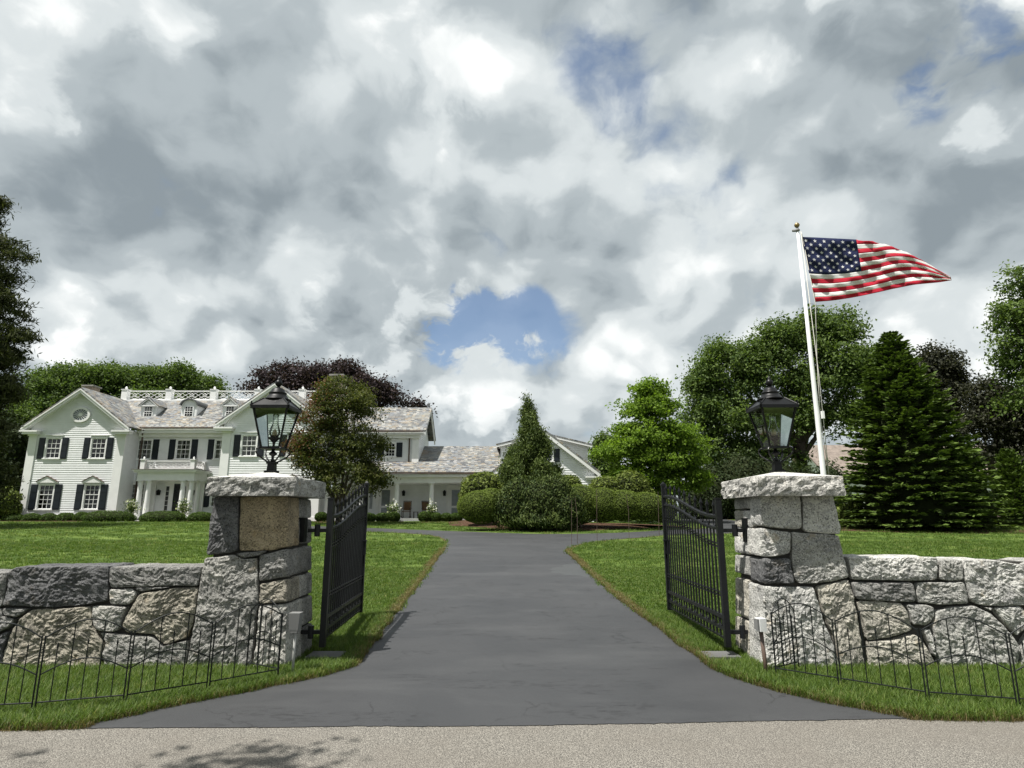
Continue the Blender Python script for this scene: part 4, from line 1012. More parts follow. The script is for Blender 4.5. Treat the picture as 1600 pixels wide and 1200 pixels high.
# dormers
def dormer(xc, arched):
    Y = 43.45; z0, ze = 8.35, 9.40; hw = 0.56
    if arched: top = [(xc + hw * math.cos(a), ze + 0.40 * math.sin(a)) for a in [math.pi * k / 12 for k in range(13)]]
    else: top = [(xc + hw, ze), (xc, ze + 0.52), (xc - hw, ze)]
    wx, wz0, wz1 = 0.25, 8.62, 9.28
    b = MB(); b.prism([(xc - hw, z0 - 0.5), (xc + hw, z0 - 0.5)] + top, 'y', Y, Y + 2.6)
    b.box((xc - hw - 0.05, Y - 0.06, z0 - 0.05), (xc + hw + 0.05, Y - 0.005, z0 + 0.08))
    b.box((xc - wx - 0.09, Y - 0.04, wz0 - 0.08), (xc + wx + 0.09, Y - 0.002, wz1 + 0.08))
    if not arched:
        b.box((xc - hw - 0.12, Y - 0.14, ze - 0.09), (xc + hw + 0.12, Y - 0.003, ze + 0.0))
        b.prism([(xc - 0.30, ze + 0.06), (xc + 0.30, ze + 0.06), (xc, ze + 0.33)], 'y', Y - 0.05, Y - 0.004)
    d = b.build('dormer', WS, H)
    gb = MB().box((xc - wx, Y - 0.050, wz0), (xc + wx, Y - 0.041, wz1)); gb.build('glass', M['dark_glass'], d)
    sb = MB()
    for k in range(1, 3): sb.box((xc - wx + 2 * wx * k / 3 - 0.012, Y - 0.066, wz0), (xc - wx + 2 * wx * k / 3 + 0.012, Y - 0.0505, wz1))
    for k in range(1, 4): sb.box((xc - wx, Y - 0.068, wz0 + (wz1 - wz0) * k / 4 - (0.022 if k == 2 else 0.012)), (xc + wx, Y - 0.0515, wz0 + (wz1 - wz0) * k / 4 + (0.022 if k == 2 else 0.012)))
    sb.build('sash', WP, d)
    if arched:
        rb = MB(); k = 12; o = [(xc + (hw + 0.10) * math.cos(math.pi * i / k), ze - 0.02 + 0.50 * math.sin(math.pi * i / k)) for i in range(k + 1)]
        i_ = [(xc + (hw + 0.005) * math.cos(math.pi * i / k), ze - 0.02 + 0.42 * math.sin(math.pi * i / k)) for i in range(k + 1)]
        for i in range(k): rb.prism([o[i], o[i+1], i_[i+1], i_[i]], 'y', Y - 0.16, Y + 2.6)
        rb.build('roof', M['slate'], d)
    else:
        zr = ze + 0.60
        for s in (-1, 1):
            slab([(xc + s * (hw + 0.16), Y - 0.18, ze - 0.03), (xc + s * (hw + 0.16), Y + 2.6, ze - 0.03), (xc, Y + 2.6, zr), (xc, Y - 0.18, zr)], 0.05, 'roof', d)
            MB().prism([(xc + s * (hw + 0.15), ze - 0.085), (xc, zr - 0.06), (xc, zr - 0.15), (xc + s * (hw + 0.15), ze - 0.165)], 'y', Y - 0.165, Y - 0.11).build('rake_board', WP, d)
dormer(-26.05, False); dormer(-23.15, True); dormer(-20.2, False)

# front door and portico
MB().box((-23.70, 42.52, ZB), (-23.10, 42.58, 3.9)).box((-22.56, 42.52, ZB), (-21.98, 42.58, 3.9)).box((-23.70, 42.45, 3.78), (-21.98, 42.58, 3.98)).build('door_surround', WP, H)
d_ = MB().box((-23.09, 42.53, ZB + 0.02), (-22.57, 42.57, 3.775)).build('door', M['door_paint'], H)
pn = MB()
for k in range(3): pn.box((-23.02, 42.515, ZB + 0.2 + k * 0.75), (-22.64, 42.5295, ZB + 0.8 + k * 0.75))
pn.build('door_panel', M['door_paint'], d_)
for x in (-23.5, -22.36):
    sl = MB().box((x - 0.10, 42.50, 2.0), (x + 0.10, 42.515, 3.6)).build('sidelight', M['dark_glass'], H)
    for k in range(1, 5): MB().box((x - 0.10, 42.485, 2.0 + 1.6 * k / 5 - 0.012), (x + 0.10, 42.4995, 2.0 + 1.6 * k / 5 + 0.012)).build('glazing_bar', WP, sl)
fl = MB().prism([(-22.83 + 0.62 * math.cos(math.pi * k / 16), 4.0 + 0.30 * math.sin(math.pi * k / 16)) for k in range(17)], 'y', 42.43, 42.47).build('fanlight', M['dark_glass'], H)
PX0, PX1, PY0 = -24.45, -21.05, 40.8
def column(x, y, z0, z1, r, parent=H):
    hh = z1 - z0; MB().cbox((x, y, z0), r * 2.6, r * 2.6, 0.07).lathe([(r * 1.22, 0.071), (r * 1.22, 0.12), (r * 1.02, 0.16), (r, 0.2), (r * 0.98, hh * 0.35), (r * 0.86, hh - 0.16), (r * 0.86, hh - 0.14), (r * 0.98, hh - 0.13), (r * 1.12, hh - 0.07)], (x, y, z0), 18).cbox((x, y, z1 - 0.069), r * 2.5, r * 2.5, 0.067).build('column', WP, parent, True)
MB().box((PX0 - 0.35, PY0 - 0.4, ZB - 0.1), (PX1 + 0.35, 42.45, ZB + 0.10)).build('porch_step', M['walk_stone'], H)
for x, y in ((PX0 + .02, PY0 + .1), (PX0 + .58, PY0 + .1), (PX0 + .02, PY0 + 1.0), (PX1 - .02, PY0 + .1), (PX1 - .58, PY0 + .1), (PX1 - .02, PY0 + 1.0)): column(x, y, ZB + 0.10, 3.92, 0.165)
for x in (PX0 + .05, PX1 - .05): MB().box((x - 0.16, 42.36, ZB + 0.1), (x + 0.16, 42.47, 3.92)).build('pilaster', WP, H)
MB().box((PX0 - 0.18, PY0 - 0.08, 3.92), (PX1 + 0.18, 42.46, 4.42)).box((PX0 - 0.34, PY0 - 0.24, 4.421), (PX1 + 0.34, 42.46, 4.53)).box((PX0 - 0.44, PY0 - 0.34, 4.531), (PX1 + 0.44, 42.46, 4.60)).build('entablature', WP, H)
MB().box((PX0 - 0.46, PY0 - 0.36, 4.601), (PX1 + 0.46, 42.46, 4.63)).build('portico_roof', M['gutter_metal'], H)
balustrade([PX0 + 0.05, PX1 - 0.05], PY0 + 0.1, 4.631, 0.62, 0.28, 0.06)
sp = MB().cbox((PX1 - 0.05, 42.3, 4.631), 0.24, 0.24, 0.62).build('railing_post', WP, H)
sr = MB().box((PX1 - 0.09, 41.05, 5.13), (PX1 - 0.01, 42.17, 5.19)).box((PX1 - 0.08, 41.05, 4.70), (PX1 - 0.02, 42.17, 4.75))
for k in range(4):
    ya, yb_ = 41.06 + k * 0.275, 41.06 + (k + 1) * 0.275; sr.bar((PX1 - .05, ya, 4.75), (PX1 - .05, yb_, 5.13), 0.026); sr.bar((PX1 - .05, ya, 5.13), (PX1 - .05, yb_, 4.75), 0.026)
sr.build('lattice_panel', WP, H)
def wall_lantern(x, y, z):
    MB().cbox((x, y, z), 0.16, 0.16, 0.26, 0, 1.25).cbox((x, y, z + 0.261), 0.24, 0.24, 0.12, 0, 0.2).box((x - 0.03, y, z + 0.05), (x + 0.03, y + 0.20, z + 0.35)).build('wall_lantern', M['lantern_metal'], H)
wall_lantern(-23.95, 42.22, 3.0); wall_lantern(-21.65, 42.22, 3.0)

# right pedimented wing
holes = [window(x, 39.5, 5.38, 6.70, 0.93, curtain=True) for x in (-16.93, -13.95)]
holes += [window(x, 39.5, 2.06, 3.62, 0.93, rows=(2, 3), shut=0.46, head='pediment') for x in (-16.93, -13.95)]
gable_wing(-18.66, -12.22, 39.5, 47.5, 7.46, 0.42, 0.745, holes)
pilaster(-18.68, -18.14, 39.5, ZB - 0.15, 7.02); pilaster(-12.74, -12.20, 39.5, ZB - 0.15, 7.02)
clap([(39.5, ZB - 0.1), (42.0, ZB - 0.1), (42.0, 7.2), (39.5, 7.2)], fX(-12.22))
downspout(-18.95, 42.5, ZB, 7.42)

# two-storey ell
holes = [window(-8.12, 41.0, 5.50, 6.38, 0.62, shut=0.40), window(-10.6, 41.0, 5.50, 6.38, 0.62, shut=0.40)]
clap([(-12.2, 4.6), (-6.23, 4.6), (-6.23, 7.0), (-12.2, 7.0)], fY(41.0), holes)
clap([(41.0, 4.2), (45.7, 4.2), (45.7, 6.98), (43.35, 8.80), (41.0, 6.98)], fX(-6.23))
slab([(-12.6, 40.6, 7.20), (-5.72, 40.6, 7.20), (-5.72, 43.35, 9.22), (-12.6, 43.35, 9.22)], 0.09)
slab([(-12.6, 46.1, 7.20), (-5.72, 46.1, 7.20), (-5.72, 43.35, 9.22), (-12.6, 43.35, 9.22)], 0.09)
MB().box((-12.5, 40.62, 6.92), (-5.80, 41.01, 7.08)).box((-12.5, 40.8, 6.70), (-6.1, 41.005, 6.919)).build('cornice', WP, H)
MB().box((-12.4, 40.50, 7.10), (-5.9, 40.585, 7.19)).build('gutter', M['gutter_metal'], H)
sg = MB()
for k in range(17): sg.box((-12.2 + k * 0.38, 40.74, 7.31), (-12.0 + k * 0.38, 40.82, 7.38))
tag(sg.build('snow_guards', WP, H), kind='stuff')
for s in (-1, 1):
    ye = 43.35 + s * 2.72
    MB().prism([(ye, 7.10), (43.35, 9.105), (43.35, 8.86), (ye, 6.86)], 'x', -5.84, -5.76).build('rake_board', WP, H)
MB().box((-6.66, 40.93, 4.6), (-6.215, 41.02, 6.95)).build('corner_pilaster', WP, H)
MB().tube([(-6.85, 40.85, 7.08), (-6.85, 40.92, 6.8), (-6.85, 40.92, 5.15)], 0.05, 8).build('downspout', M['gutter_metal'], H, True)

# one-storey porch wing
pz = lambda y: 4.36 + 0.52 * (y - 39.45)
slab([(-12.2, 39.45, pz(39.45)), (-6.2, 39.45, pz(39.45)), (-6.2, 41.0, pz(41.0)), (-12.2, 41.0, pz(41.0))], 0.09)
slab([(-6.2, 39.45, pz(39.45)), (-0.6, 39.45, pz(39.45)), (-0.6, 43.5, pz(43.5)), (-6.2, 43.5, pz(43.5))], 0.09)
slab([(-6.2, 47.5, pz(39.45)), (-0.6, 47.5, pz(39.45)), (-0.6, 43.5, pz(43.5)), (-6.2, 43.5, pz(43.5))], 0.09)
MB().box((-12.15, 39.36, 4.24), (-1.05, 39.46, 4.345)).build('gutter', M['gutter_metal'], H)
MB().box((-12.15, 39.47, 4.06), (-1.05, 40.05, 4.235)).box((-12.15, 39.72, 3.70), (-1.05, 40.08, 4.059)).build('entablature', WP, H)
sg = MB()
for k in range(25): sg.box((-12.0 + k * 0.44, 39.62, 4.47), (-11.8 + k * 0.44, 39.70, 4.54))
tag(sg.build('snow_guards', WP, H), kind='stuff')
MB().box((-12.2, 40.08, 3.70), (-1.0, 42.3, 3.76)).build('porch_ceiling', WP, H)
MB().box((-12.2, 39.45, ZB - 0.1), (-1.0, 42.3, 1.48)).build('porch_floor', M['porch_floor'], H)
clap([(-12.2, 1.48), (-0.9, 1.48), (-0.9, 3.72), (-12.2, 3.72)], fY(42.3), [(-9.15, -8.05, 1.48, 3.55), (-4.35, -3.4, 1.48, 3.55)])
for x in (-11.8, -9.58, -7.37, -5.15, -2.93): column(x, 39.9, 1.48, 3.70, 0.155)
def glazed_door(xc):
    x0, x1 = xc - 0.55, xc + 0.55
    d = MB().box((x0 + 0.02, 42.30, 1.48), (x1 - 0.02, 42.345, 3.53)).box((x0 - 0.10, 42.24, 1.481), (x0 + 0.08, 42.299, 3.66)).box((x1 - 0.08, 42.24, 1.481), (x1 + 0.10, 42.299, 3.66)).box((x0 + 0.081, 42.24, 3.45), (x1 - 0.081, 42.299, 3.66)).build('porch_door', WP, H)
    MB().box((xc - 0.28, 42.27, 2.30), (xc + 0.28, 42.295, 3.35)).box((xc - 0.28, 42.27, 1.62), (xc + 0.28, 42.295, 2.16)).build('glass', M['pale_glass'], d)
m_paint('pale_glass', (0.16, 0.18, 0.18), 0.10, 0.2, 0.7)
glazed_door(-8.55); glazed_door(-3.8)
MB().box((-9.62, 42.245, 2.1), (-9.44, 42.275, 3.4)).build('sidelight', M['pale_glass'], H)
wall_lantern(-7.3, 42.02, 2.95); wall_lantern(-4.55, 42.02, 2.95)

# garage wing with its gable to the drive and long shed dormers
gx, gY = 2.1, 38.5
gw = window(gx, gY, 4.95, 5.70, 0.85, shut=0.36, head=None)
gable_wing_x0, gable_wing_x1 = gx - 3.02, gx + 3.02
zr_ = 4.30 + 0.77 * 3.36
clap([(gx - 3.02, ZB - 0.15), (gx + 3.02, ZB - 0.15), (gx + 3.02, 4.38), (gx, 6.72), (gx - 3.02, 4.38)], fY(gY), [gw])
for s in (-1, 1):
    xe = gx + s * 3.36
    slab([(xe, gY - 0.35, 4.30), (xe, 47.0, 4.30), (gx, 47.0, zr_), (gx, gY - 0.35, zr_)], 0.09)
    MB().prism([(xe - s * 0.01, 4.19), (gx, zr_ - 0.105), (gx, zr_ - 0.38), (xe - s * 0.01, 3.93)], 'y', gY - 0.33, gY - 0.26).prism([(xe - s * 0.01, 4.02), (gx, zr_ - 0.28), (gx, zr_ - 0.30), (xe - s * 0.01, 4.00)], 'y', gY - 0.259, gY).build('rake_board', WP, H)
    xa, xb = sorted((gx + s * 3.42, gx + s * 2.45)); MB().box((xa, gY - 0.36, 3.92), (xb, gY + 0.02, 4.02)).box((xa + .05, gY - 0.3, 3.80), (xb - .05, gY + 0.01, 3.919)).build('cornice_return', WP, H)
    # shed dormer: cheek, side wall and low roof
    xo = gx + s * 2.85; zo = 6.12
    tri = [(gx + s * 0.15, 6.66), (xo, zo), (xo, 4.66)]
    clap(tri, fY(40.3))
    MB().prism([(gx, 6.55), (xo, zo - 0.05), (xo, 4.5), (gx, 4.5)], 'y', 40.32, 46.0).build('dormer', WS, H)
    slab([(xo + s * 0.30, 40.0, zo + 0.10), (xo + s * 0.30, 46.2, zo + 0.10), (gx, 46.2, 6.97), (gx, 40.0, 6.97)], 0.07)
    MB().prism([(xo + s * 0.29, zo + 0.02), (gx, 6.885), (gx, 6.74), (xo + s * 0.29, zo - 0.12)], 'y', 40.02, 40.08).prism([(xo + s * 0.10, zo - 0.16), (xo + s * 0.10, zo - 0.02), (gx + s * 0.2, 6.68), (gx + s * 0.2, 6.55)], 'y', 40.2, 40.28).build('rake_board', WP, H)
MB().box((gx + 3.0, gY - 0.06, ZB - 0.1), (gx + 3.04, gY + 0.02, 3.8)).build('corner_board', WP, H)
# chimneys
def chimney(x, y, z0, z1, w, d):
    c = MB().cbox((x, y, z0), w, d, z1 - z0).build('chimney', M['brick_chimney'], H); MB().cbox((x, y, z1), w + 0.18, d + 0.18, 0.12).build('chimney_cap', M['concrete'], c)
chimney(-33.2, 47.5, 7.0, 11.55, 0.75, 0.9); chimney(-13.5, 46.6, 8.0, 12.2, 0.95, 1.0)

# rocking chairs on the porch and a little table
def rocking_chair(x, y, rz, label):
    t = thing('rocking_chair', label, 'chair', (x, y, 1.481), rz, 'rocking chairs on the porch', local=True)
    for s in (-1, 1):
        MB().tube([(s * 0.25, -0.42 + 0.09 * k, 0.03 + 0.010 * (k - 4.5) ** 2 * 0.35) for k in range(10)], 0.020, 6).build('rocker', M['dark_wood'], t, True)
        MB().tube([(s * 0.25, -0.22, 0.035), (s * 0.26, -0.24, 0.62)], 0.020, 6).build('leg', M['dark_wood'], t, True)
        MB().tube([(s * 0.24, 0.20, 0.035), (s * 0.25, 0.24, 0.45), (s * 0.25, 0.36, 1.12)], 0.021, 6).build('back_post', M['dark_wood'], t, True)
        MB().box((s * 0.27 - 0.04, -0.28, 0.62), (s * 0.27 + 0.04, 0.27, 0.65)).build('arm', M['dark_wood'], t)
    MB().box((-0.25, -0.25, 0.40), (0.25, 0.22, 0.44)).build('seat', M['wicker'], t)
    b = MB(); b.poly([(-0.22, 0.25, 0.50), (0.22, 0.25, 0.50), (0.22, 0.345, 1.06), (-0.22, 0.345, 1.06)]); b.poly([(-0.22, 0.27, 0.50), (-0.22, 0.365, 1.06), (0.22, 0.365, 1.06), (0.22, 0.27, 0.50)])
    b.build('backrest', M['wicker'], t, fix=False)
    MB().tube([(-0.25, 0.36, 1.10), (0.25, 0.36, 1.10)], 0.022, 6).build('top_rail', M['dark_wood'], t, True)
rocking_chair(-7.02 + 0.12, 41.0, 0.0, 'brown rocking chair facing the drive, beside the left porch column')
rocking_chair(-5.55, 41.1, 0.55, 'brown rocking chair turned sideways behind the right porch column')
t = thing('side_table', 'small dark table between the two porch rocking chairs', 'table', (-6.3, 41.1, 1.481))
MB().cbox((-6.3, 41.1, 1.861), 0.34, 0.34, 0.03).build('table_top', M['dark_wood'], t)
for dx in (-0.13, 0.13):
    for dy in (-0.13, 0.13): MB().cbox((-6.3 + dx, 41.1 + dy, 1.481), 0.03, 0.03, 0.38).build('leg', M['dark_wood'], t)

# neighbour's house glimpsed behind the fir
nb = thing('neighbour_house', 'pale neighbouring house with brown roof glimpsed behind the fir', 'house', (41, 62, g(62)))
MB().box((31.0, 60.0, g(62) - 0.3), (53.0, 68.0, 5.7)).build('wall', WS, nb)
slab([(30.0, 59.3, 5.6), (54.0, 59.3, 5.6), (54.0, 64.0, 8.9), (30.0, 64.0, 8.9)], 0.15, 'roof', nb, M['brown_shingle']); slab([(30.0, 68.7, 5.6), (54.0, 68.7, 5.6), (54.0, 64.0, 8.9), (30.0, 64.0, 8.9)], 0.15, 'roof', nb, M['brown_shingle'])
MB().prism([(60.0, 5.7), (68.0, 5.7), (64.0, 8.6)], 'x', 31.0, 31.2).build('gable', WS, nb)
for x in (34.5, 38.5, 44.0, 47.5):
    w_ = MB().box((x - 0.5, 59.93, 2.6), (x + 0.5, 59.99, 4.2)).build('window', M['dark_glass'], nb); MB().box((x - 0.6, 59.9, 2.45), (x + 0.6, 59.985, 2.59)).build('sill', WP, w_)

# ------------------------------------------------------------------ iron gates standing open
def gate(label, hx, hy, fx, fy, side, face):
    """leaf from the hinge post (hx, hy) to the latch post (fx, fy); side = direction of the pillar from the hinge (x sign)"""
    zb = 0.255; L_ = math.hypot(fx - hx, fy - hy); u = Vector(((fx - hx) / L_, (fy - hy) / L_, 0))
    t = thing('driveway_gate', label, 'gate', (hx, hy, g(hy)), 0, 'pair of iron driveway gates'); IR = M['black_iron']
    def P(s, z): return Vector((hx, hy, 0)) + u * s + Vector((0, 0, z))
    rz = math.atan2(u.y, u.x)
    zt = lambda s: 1.557 + (1.85 - 1.557) * (0.5 - 0.5 * math.cos(math.pi * min(1, max(0, s / L_))))
    MB().cbox(P(0, zb - 0.06), 0.062, 0.062, 1.75 - zb + 0.06, rz).cbox(P(0, 1.751), 0.072, 0.072, 0.012, rz).build('hinge_post', IR, t)
    MB().cbox(P(L_, zb - 0.02), 0.06, 0.06, 2.03 - zb, rz).cbox(P(L_, 2.011), 0.075, 0.075, 0.03, rz).cbox(P(L_, 2.042), 0.045, 0.045, 0.03, rz, 0.3).build('latch_post', IR, t)
    n = 28
    def rail(dz, r, nm): return MB().tube([P(0.03 + (L_ - 0.06) * k / n, zt(L_ * k / n) + dz) for k in range(n + 1)], r, 6).build(nm, IR, t)
    rail(0.0, 0.026, 'top_rail'); rail(-0.125, 0.021, 'lower_arch_rail')
    MB().bar(P(0.03, 0.49), P(L_ - 0.03, 0.49), 0.038).build('bottom_rail', IR, t); MB().bar(P(0.03, 0.365), P(L_ - 0.03, 0.365), 0.032).build('bottom_rail', IR, t)
    MB().bar(P(0.03, zb + 0.015), P(L_ - 0.03, zb + 0.015), 0.018).build('foot_rail', IR, t)
    np_ = 20
    for k in range(np_):
        s = (k + 0.75) / (np_ + 0.5) * L_; zc = zt(s) - 0.335; pk = MB()
        pk.tube([P(s, zb), P(s, zt(s) - 0.125)], 0.0115, 6)
        for z in (zc, zc + 0.035, 0.700, 0.735): pk.cbox(P(s, z), 0.088, 0.034, 0.012, rz)
        pk.build('picket', IR, t)
    nr = 10
    for k in range(nr):
        s = (k + 0.5) / nr * (L_ - 0.08) + 0.04
        for z, r in ((zt(s) - 0.0625, 0.046), (0.428, 0.044)):
            tilt = (zt(s + 0.05) - zt(s - 0.05)) / 0.1 if z > 1 else 0
            MB().tube([P(s + r * math.cos(a), z + r * math.sin(a) + tilt * r * math.cos(a)) for a in [2 * math.pi * q / 14 for q in range(15)]], 0.0085, 5).build('ring', IR, t)
        MB().cbox(P(s, zt(s) + 0.015), 0.024, 0.024, 0.10, rz).cbox(P(s, zt(s) + 0.116), 0.040, 0.040, 0.012, rz).cbox(P(s, zt(s) + 0.129), 0.030, 0.030, 0.055, rz, 0.1).build('spike', IR, t)
    lz = 1.02; MB().cbox(P(L_ - 0.055, lz), 0.055, 0.09, 0.19, rz).cbox(P(L_ - 0.055, lz + 0.191), 0.09, 0.11, 0.015, rz).build('latch', IR, t)
    # hinges reaching to the pillar
    fxp = face
    for z in (1.405, 0.34):
        ym = hy + 0.02
        hb = MB().box((min(hx, fxp), ym - 0.02, z - 0.02), (max(hx, fxp), ym + 0.02, z + 0.02)); mx = (hx + fxp) / 2 + side * 0.02
        hb.lathe([(0.032, 0), (0.032, 0.13)], (mx, ym, z - 0.065), 10); hb.build('hinge', IR, t)
    return t
gate('black iron gate leaf standing open beside the pillar with tan stone', -2.03, 7.02, -2.145, 9.17, -1, -2.27)
gate('black iron gate leaf standing open beside the pale granite pillar', 2.31, 7.02, 2.285, 9.40, 1, 2.62)
def hinge_plates(pillar, x, y, s):
    MB().box((min(x, x + s * 0.06), y - 0.03, 1.28), (max(x, x + s * 0.06), y + 0.07, 1.54)).build('hinge_plate', M['black_iron'], pillar)
    MB().box((min(x, x + s * 0.10), y - 0.08, 0.10), (max(x, x + s * 0.10), y + 0.10, 0.42)).build('hinge_plate', M['black_iron'], pillar)
hinge_plates(lp, -2.30, 7.02, -1); hinge_plates(rp, 2.585, 7.02, 1)
for x, lab, p in ((-2.0, 'grey concrete pad in the grass under the left gate hinge', lp), (2.24, 'grey concrete pad in the grass under the right gate hinge', rp)):
    o = MB().box((x - 0.18, 6.92, g(6.9) - 0.05), (x + 0.18, 7.22, g(7.0) + 0.04)).build('concrete_pad', M['pad_concrete']); tag(o, lab, 'concrete pad')

# ------------------------------------------------------------------ lanterns on the pillars
def lantern(x, y, z, label):
    t = thing('pillar_lantern', label, 'lantern', (x, y, z), 0, 'lanterns on the gate pillars'); LM = M['lantern_metal']
    MB().cbox((x, y, z - 0.02), 0.125, 0.125, 0.035).cbox((x, y, z + 0.016), 0.085, 0.085, 0.075, 0, 0.9).cbox((x, y, z + 0.092), 0.10, 0.10, 0.018).build('base', LM, t)
    MB().lathe([(0.020, 0.110), (0.024, 0.135), (0.014, 0.15), (0.016, 0.175), (0.042, 0.195), (0.045, 0.21), (0.018, 0.235), (0.014, 0.265)], (x, y, z), 12).build('stem', LM, t, True)
    for a in range(4):
        an = math.pi / 4 + a * math.pi / 2; c, s = math.cos(an), math.sin(an)
        pts = [(0.045, 0.105), (0.10, 0.135), (0.165, 0.175), (0.195, 0.215), (0.19, 0.25), (0.165, 0.268), (0.14, 0.262)]
        MB().tube([(x + r * c, y + r * s, z + h) for r, h in pts], 0.0095, 6).build('scroll_arm', LM, t, True)
    zb, zt = z + 0.265, z + 0.70; wb, wt = 0.098, 0.188
    MB().box((x - wb - .012, y - wb - .012, zb - 0.012), (x + wb + .012, y + wb + .012, zb + 0.012)).build('bottom_frame', LM, t)
    cs = ((-1, -1), (1, -1), (1, 1), (-1, 1))
    for sx, sy in cs:
        MB().tube([(x + sx * wb, y + sy * wb, zb), (x + sx * wt, y + sy * wt, zt)], 0.0125, 4).build('corner_bar', LM, t)
    for k in range(4):
        a, b = cs[k], cs[(k + 1) % 4]; i = 0.97
        MB().poly([(x + a[0]*wb*i, y + a[1]*wb*i, zb + 0.012), (x + b[0]*wb*i, y + b[1]*wb*i, zb + 0.012), (x + b[0]*wt*i, y + b[1]*wt*i, zt), (x + a[0]*wt*i, y + a[1]*wt*i, zt)]).build('pane', M['lantern_glass'], t, fix=False)
    fr = MB(); w2 = wt + 0.014
    for k in range(4):
        a, b = cs[k], cs[(k + 1) % 4]; fr.bar((x + a[0]*w2, y + a[1]*w2, zt + 0.012), (x + b[0]*w2, y + b[1]*w2, zt + 0.012), 0.034)
    fr.build('top_frame', LM, t)
    rf = MB(); n0 = len(rf.v); w3, w4 = wt + 0.028, 0.108; z3, z4 = zt + 0.026, zt + 0.125
    rf.v += [(x + a*w3, y + b*w3, z3) for a, b in cs] + [(x + a*w4, y + b*w4, z4) for a, b in cs]
    rf.f += [(0, 1, 5, 4), (1, 2, 6, 5), (2, 3, 7, 6), (3, 0, 4, 7), (4, 5, 6, 7), (3, 2, 1, 0)]
    for a, b in cs: rf.tube([(x + a*w3, y + b*w3, z3), (x + a*w4, y + b*w4, z4)], 0.010, 5); rf.cbox((x + a*(w3 - .01), y + b*(w3 - .01), z3), 0.02, 0.02, 0.05, 0, 0.5)
    rf.build('roof', LM, t)
    MB().lathe([(0.150, 0), (0.152, 0.014), (0.125, 0.026), (0.105, 0.055), (0.090, 0.075), (0.098, 0.080), (0.098, 0.092), (0.082, 0.100), (0.072, 0.130), (0.045, 0.150), (0.018, 0.158), (0.014, 0.175)], (x, y, z4 - 0.012), 20).build('chimney_hood', LM, t, True)
    MB().lathe([(0.014, 0), (0.034, 0.016), (0.042, 0.040), (0.036, 0.062), (0.018, 0.078), (0.020, 0.086), (0.012, 0.10), (0.004, 0.125)], (x, y, z4 + 0.155), 14).build('finial', LM, t, True)
    MB().lathe([(0.012, 0), (0.014, 0.05), (0.045, 0.085), (0.062, 0.10), (0.062, 0.112), (0.02, 0.113)], (x, y, zb + 0.01), 14).build('burner', LM, t, True)
    MB().lathe([(0.040, 0.118), (0.058, 0.15), (0.062, 0.18), (0.050, 0.225), (0.034, 0.27), (0.030, 0.34), (0.032, 0.38)], (x, y, zb + 0.01), 16).build('glass_chimney', M['bulb_glass'], t, True)
    MB().lathe([(0.014, 0.115), (0.026, 0.14), (0.028, 0.17), (0.014, 0.20), (0.003, 0.21)], (x, y, zb + 0.01), 12).build('bulb', M['bulb_amber'], t, True)
m_paint('bulb_amber', (0.55, 0.42, 0.22), 0.25, 0.1)
lantern((LCAP[0] + LCAP[1]) / 2, (LCAP[2] + LCAP[3]) / 2, LCAP[6], 'black metal glass lantern on the left pillar in front of house')
lantern((RCAP[0] + RCAP[1]) / 2, (RCAP[2] + RCAP[3]) / 2, RCAP[6], 'black metal glass lantern on the right pillar in front of trees')

# ------------------------------------------------------------------ low wire border fence in front of the walls
def fence_panel(a, b, label, w_scale=1.0):
    ax, ay = a; bx, by = b; L_ = math.hypot(bx - ax, by - ay); rz = math.atan2(by - ay, bx - ax); z0 = g((ay + by) / 2)
    za, zb_ = g(ay), g(by); BW = M['black_wire']
    t = thing('border_fence_panel', label, 'border fence', (ax, ay, za), rz, 'wire border fence panels along the walls', local=True)
    sl = (zb_ - za) / L_; e = 0.012
    def P(s, z): return (s, 0, z + sl * s)
    arch = lambda s, h, r: h + r * math.sin(math.pi * min(1, max(0, (s - e) / (L_ - 2 * e))))
    for s in (e, L_ - e): MB().tube([P(s, -0.03), P(s, 0.60)], 0.0062, 6).build('post', BW, t)
    n = 14
    for h, r, nm in ((0.585, 0.125, 'top_arch'), (0.305, 0.105, 'middle_arch')):
        MB().tube([P(e + (L_ - 2*e) * k / n, arch(e + (L_ - 2*e) * k / n, h, r)) for k in range(n + 1)], 0.0052, 6).build(nm, BW, t)
    MB().tube([P(e, 0.10), P(L_ - e, 0.10)], 0.0055, 6).build('bottom_bar', BW, t)
    m = 5
    for k in range(1, m + 1):
        s = L_ * k / (m + 1)
        if k % 2 == 1:
            zt = 0.50 + (0.02 if k == 3 else 0); b_ = MB().tube([P(s, 0.10), P(s, zt)], 0.0042, 5); b_.lathe([(0.004, 0), (0.009, 0.015), (0.002, 0.045)], P(s, zt), 6)
        else: b_ = MB().tube([P(s, 0.10), P(s, arch(s, 0.585, 0.125))], 0.0048, 5)
        b_.build('bar', BW, t)
lf = [(-2.20, 6.26), (-2.68, 5.86), (-3.19, 5.50), (-3.80, 5.31), (-4.42, 5.20), (-5.04, 5.16)]
nm = ['first', 'second', 'third', 'fourth', 'fifth']
for i in range(5): fence_panel(lf[i], lf[i+1], 'black wire border fence panel, %s from driveway, before left wall' % nm[i])
fence_panel((-2.62, 6.50), (-2.215, 6.275), 'short wire border panel folded back to the left pillar')
rf_ = [(2.50, 6.30), (2.95, 5.97), (3.48, 5.58), (4.10, 5.41), (4.72, 5.34), (5.34, 5.32)]
for i in range(5): fence_panel(rf_[i], rf_[i+1], 'black wire border fence panel, %s from driveway, before right wall' % nm[i])
fence_panel((2.515, 6.315), (2.84, 6.52), 'short wire border panel folded back to the right pillar')

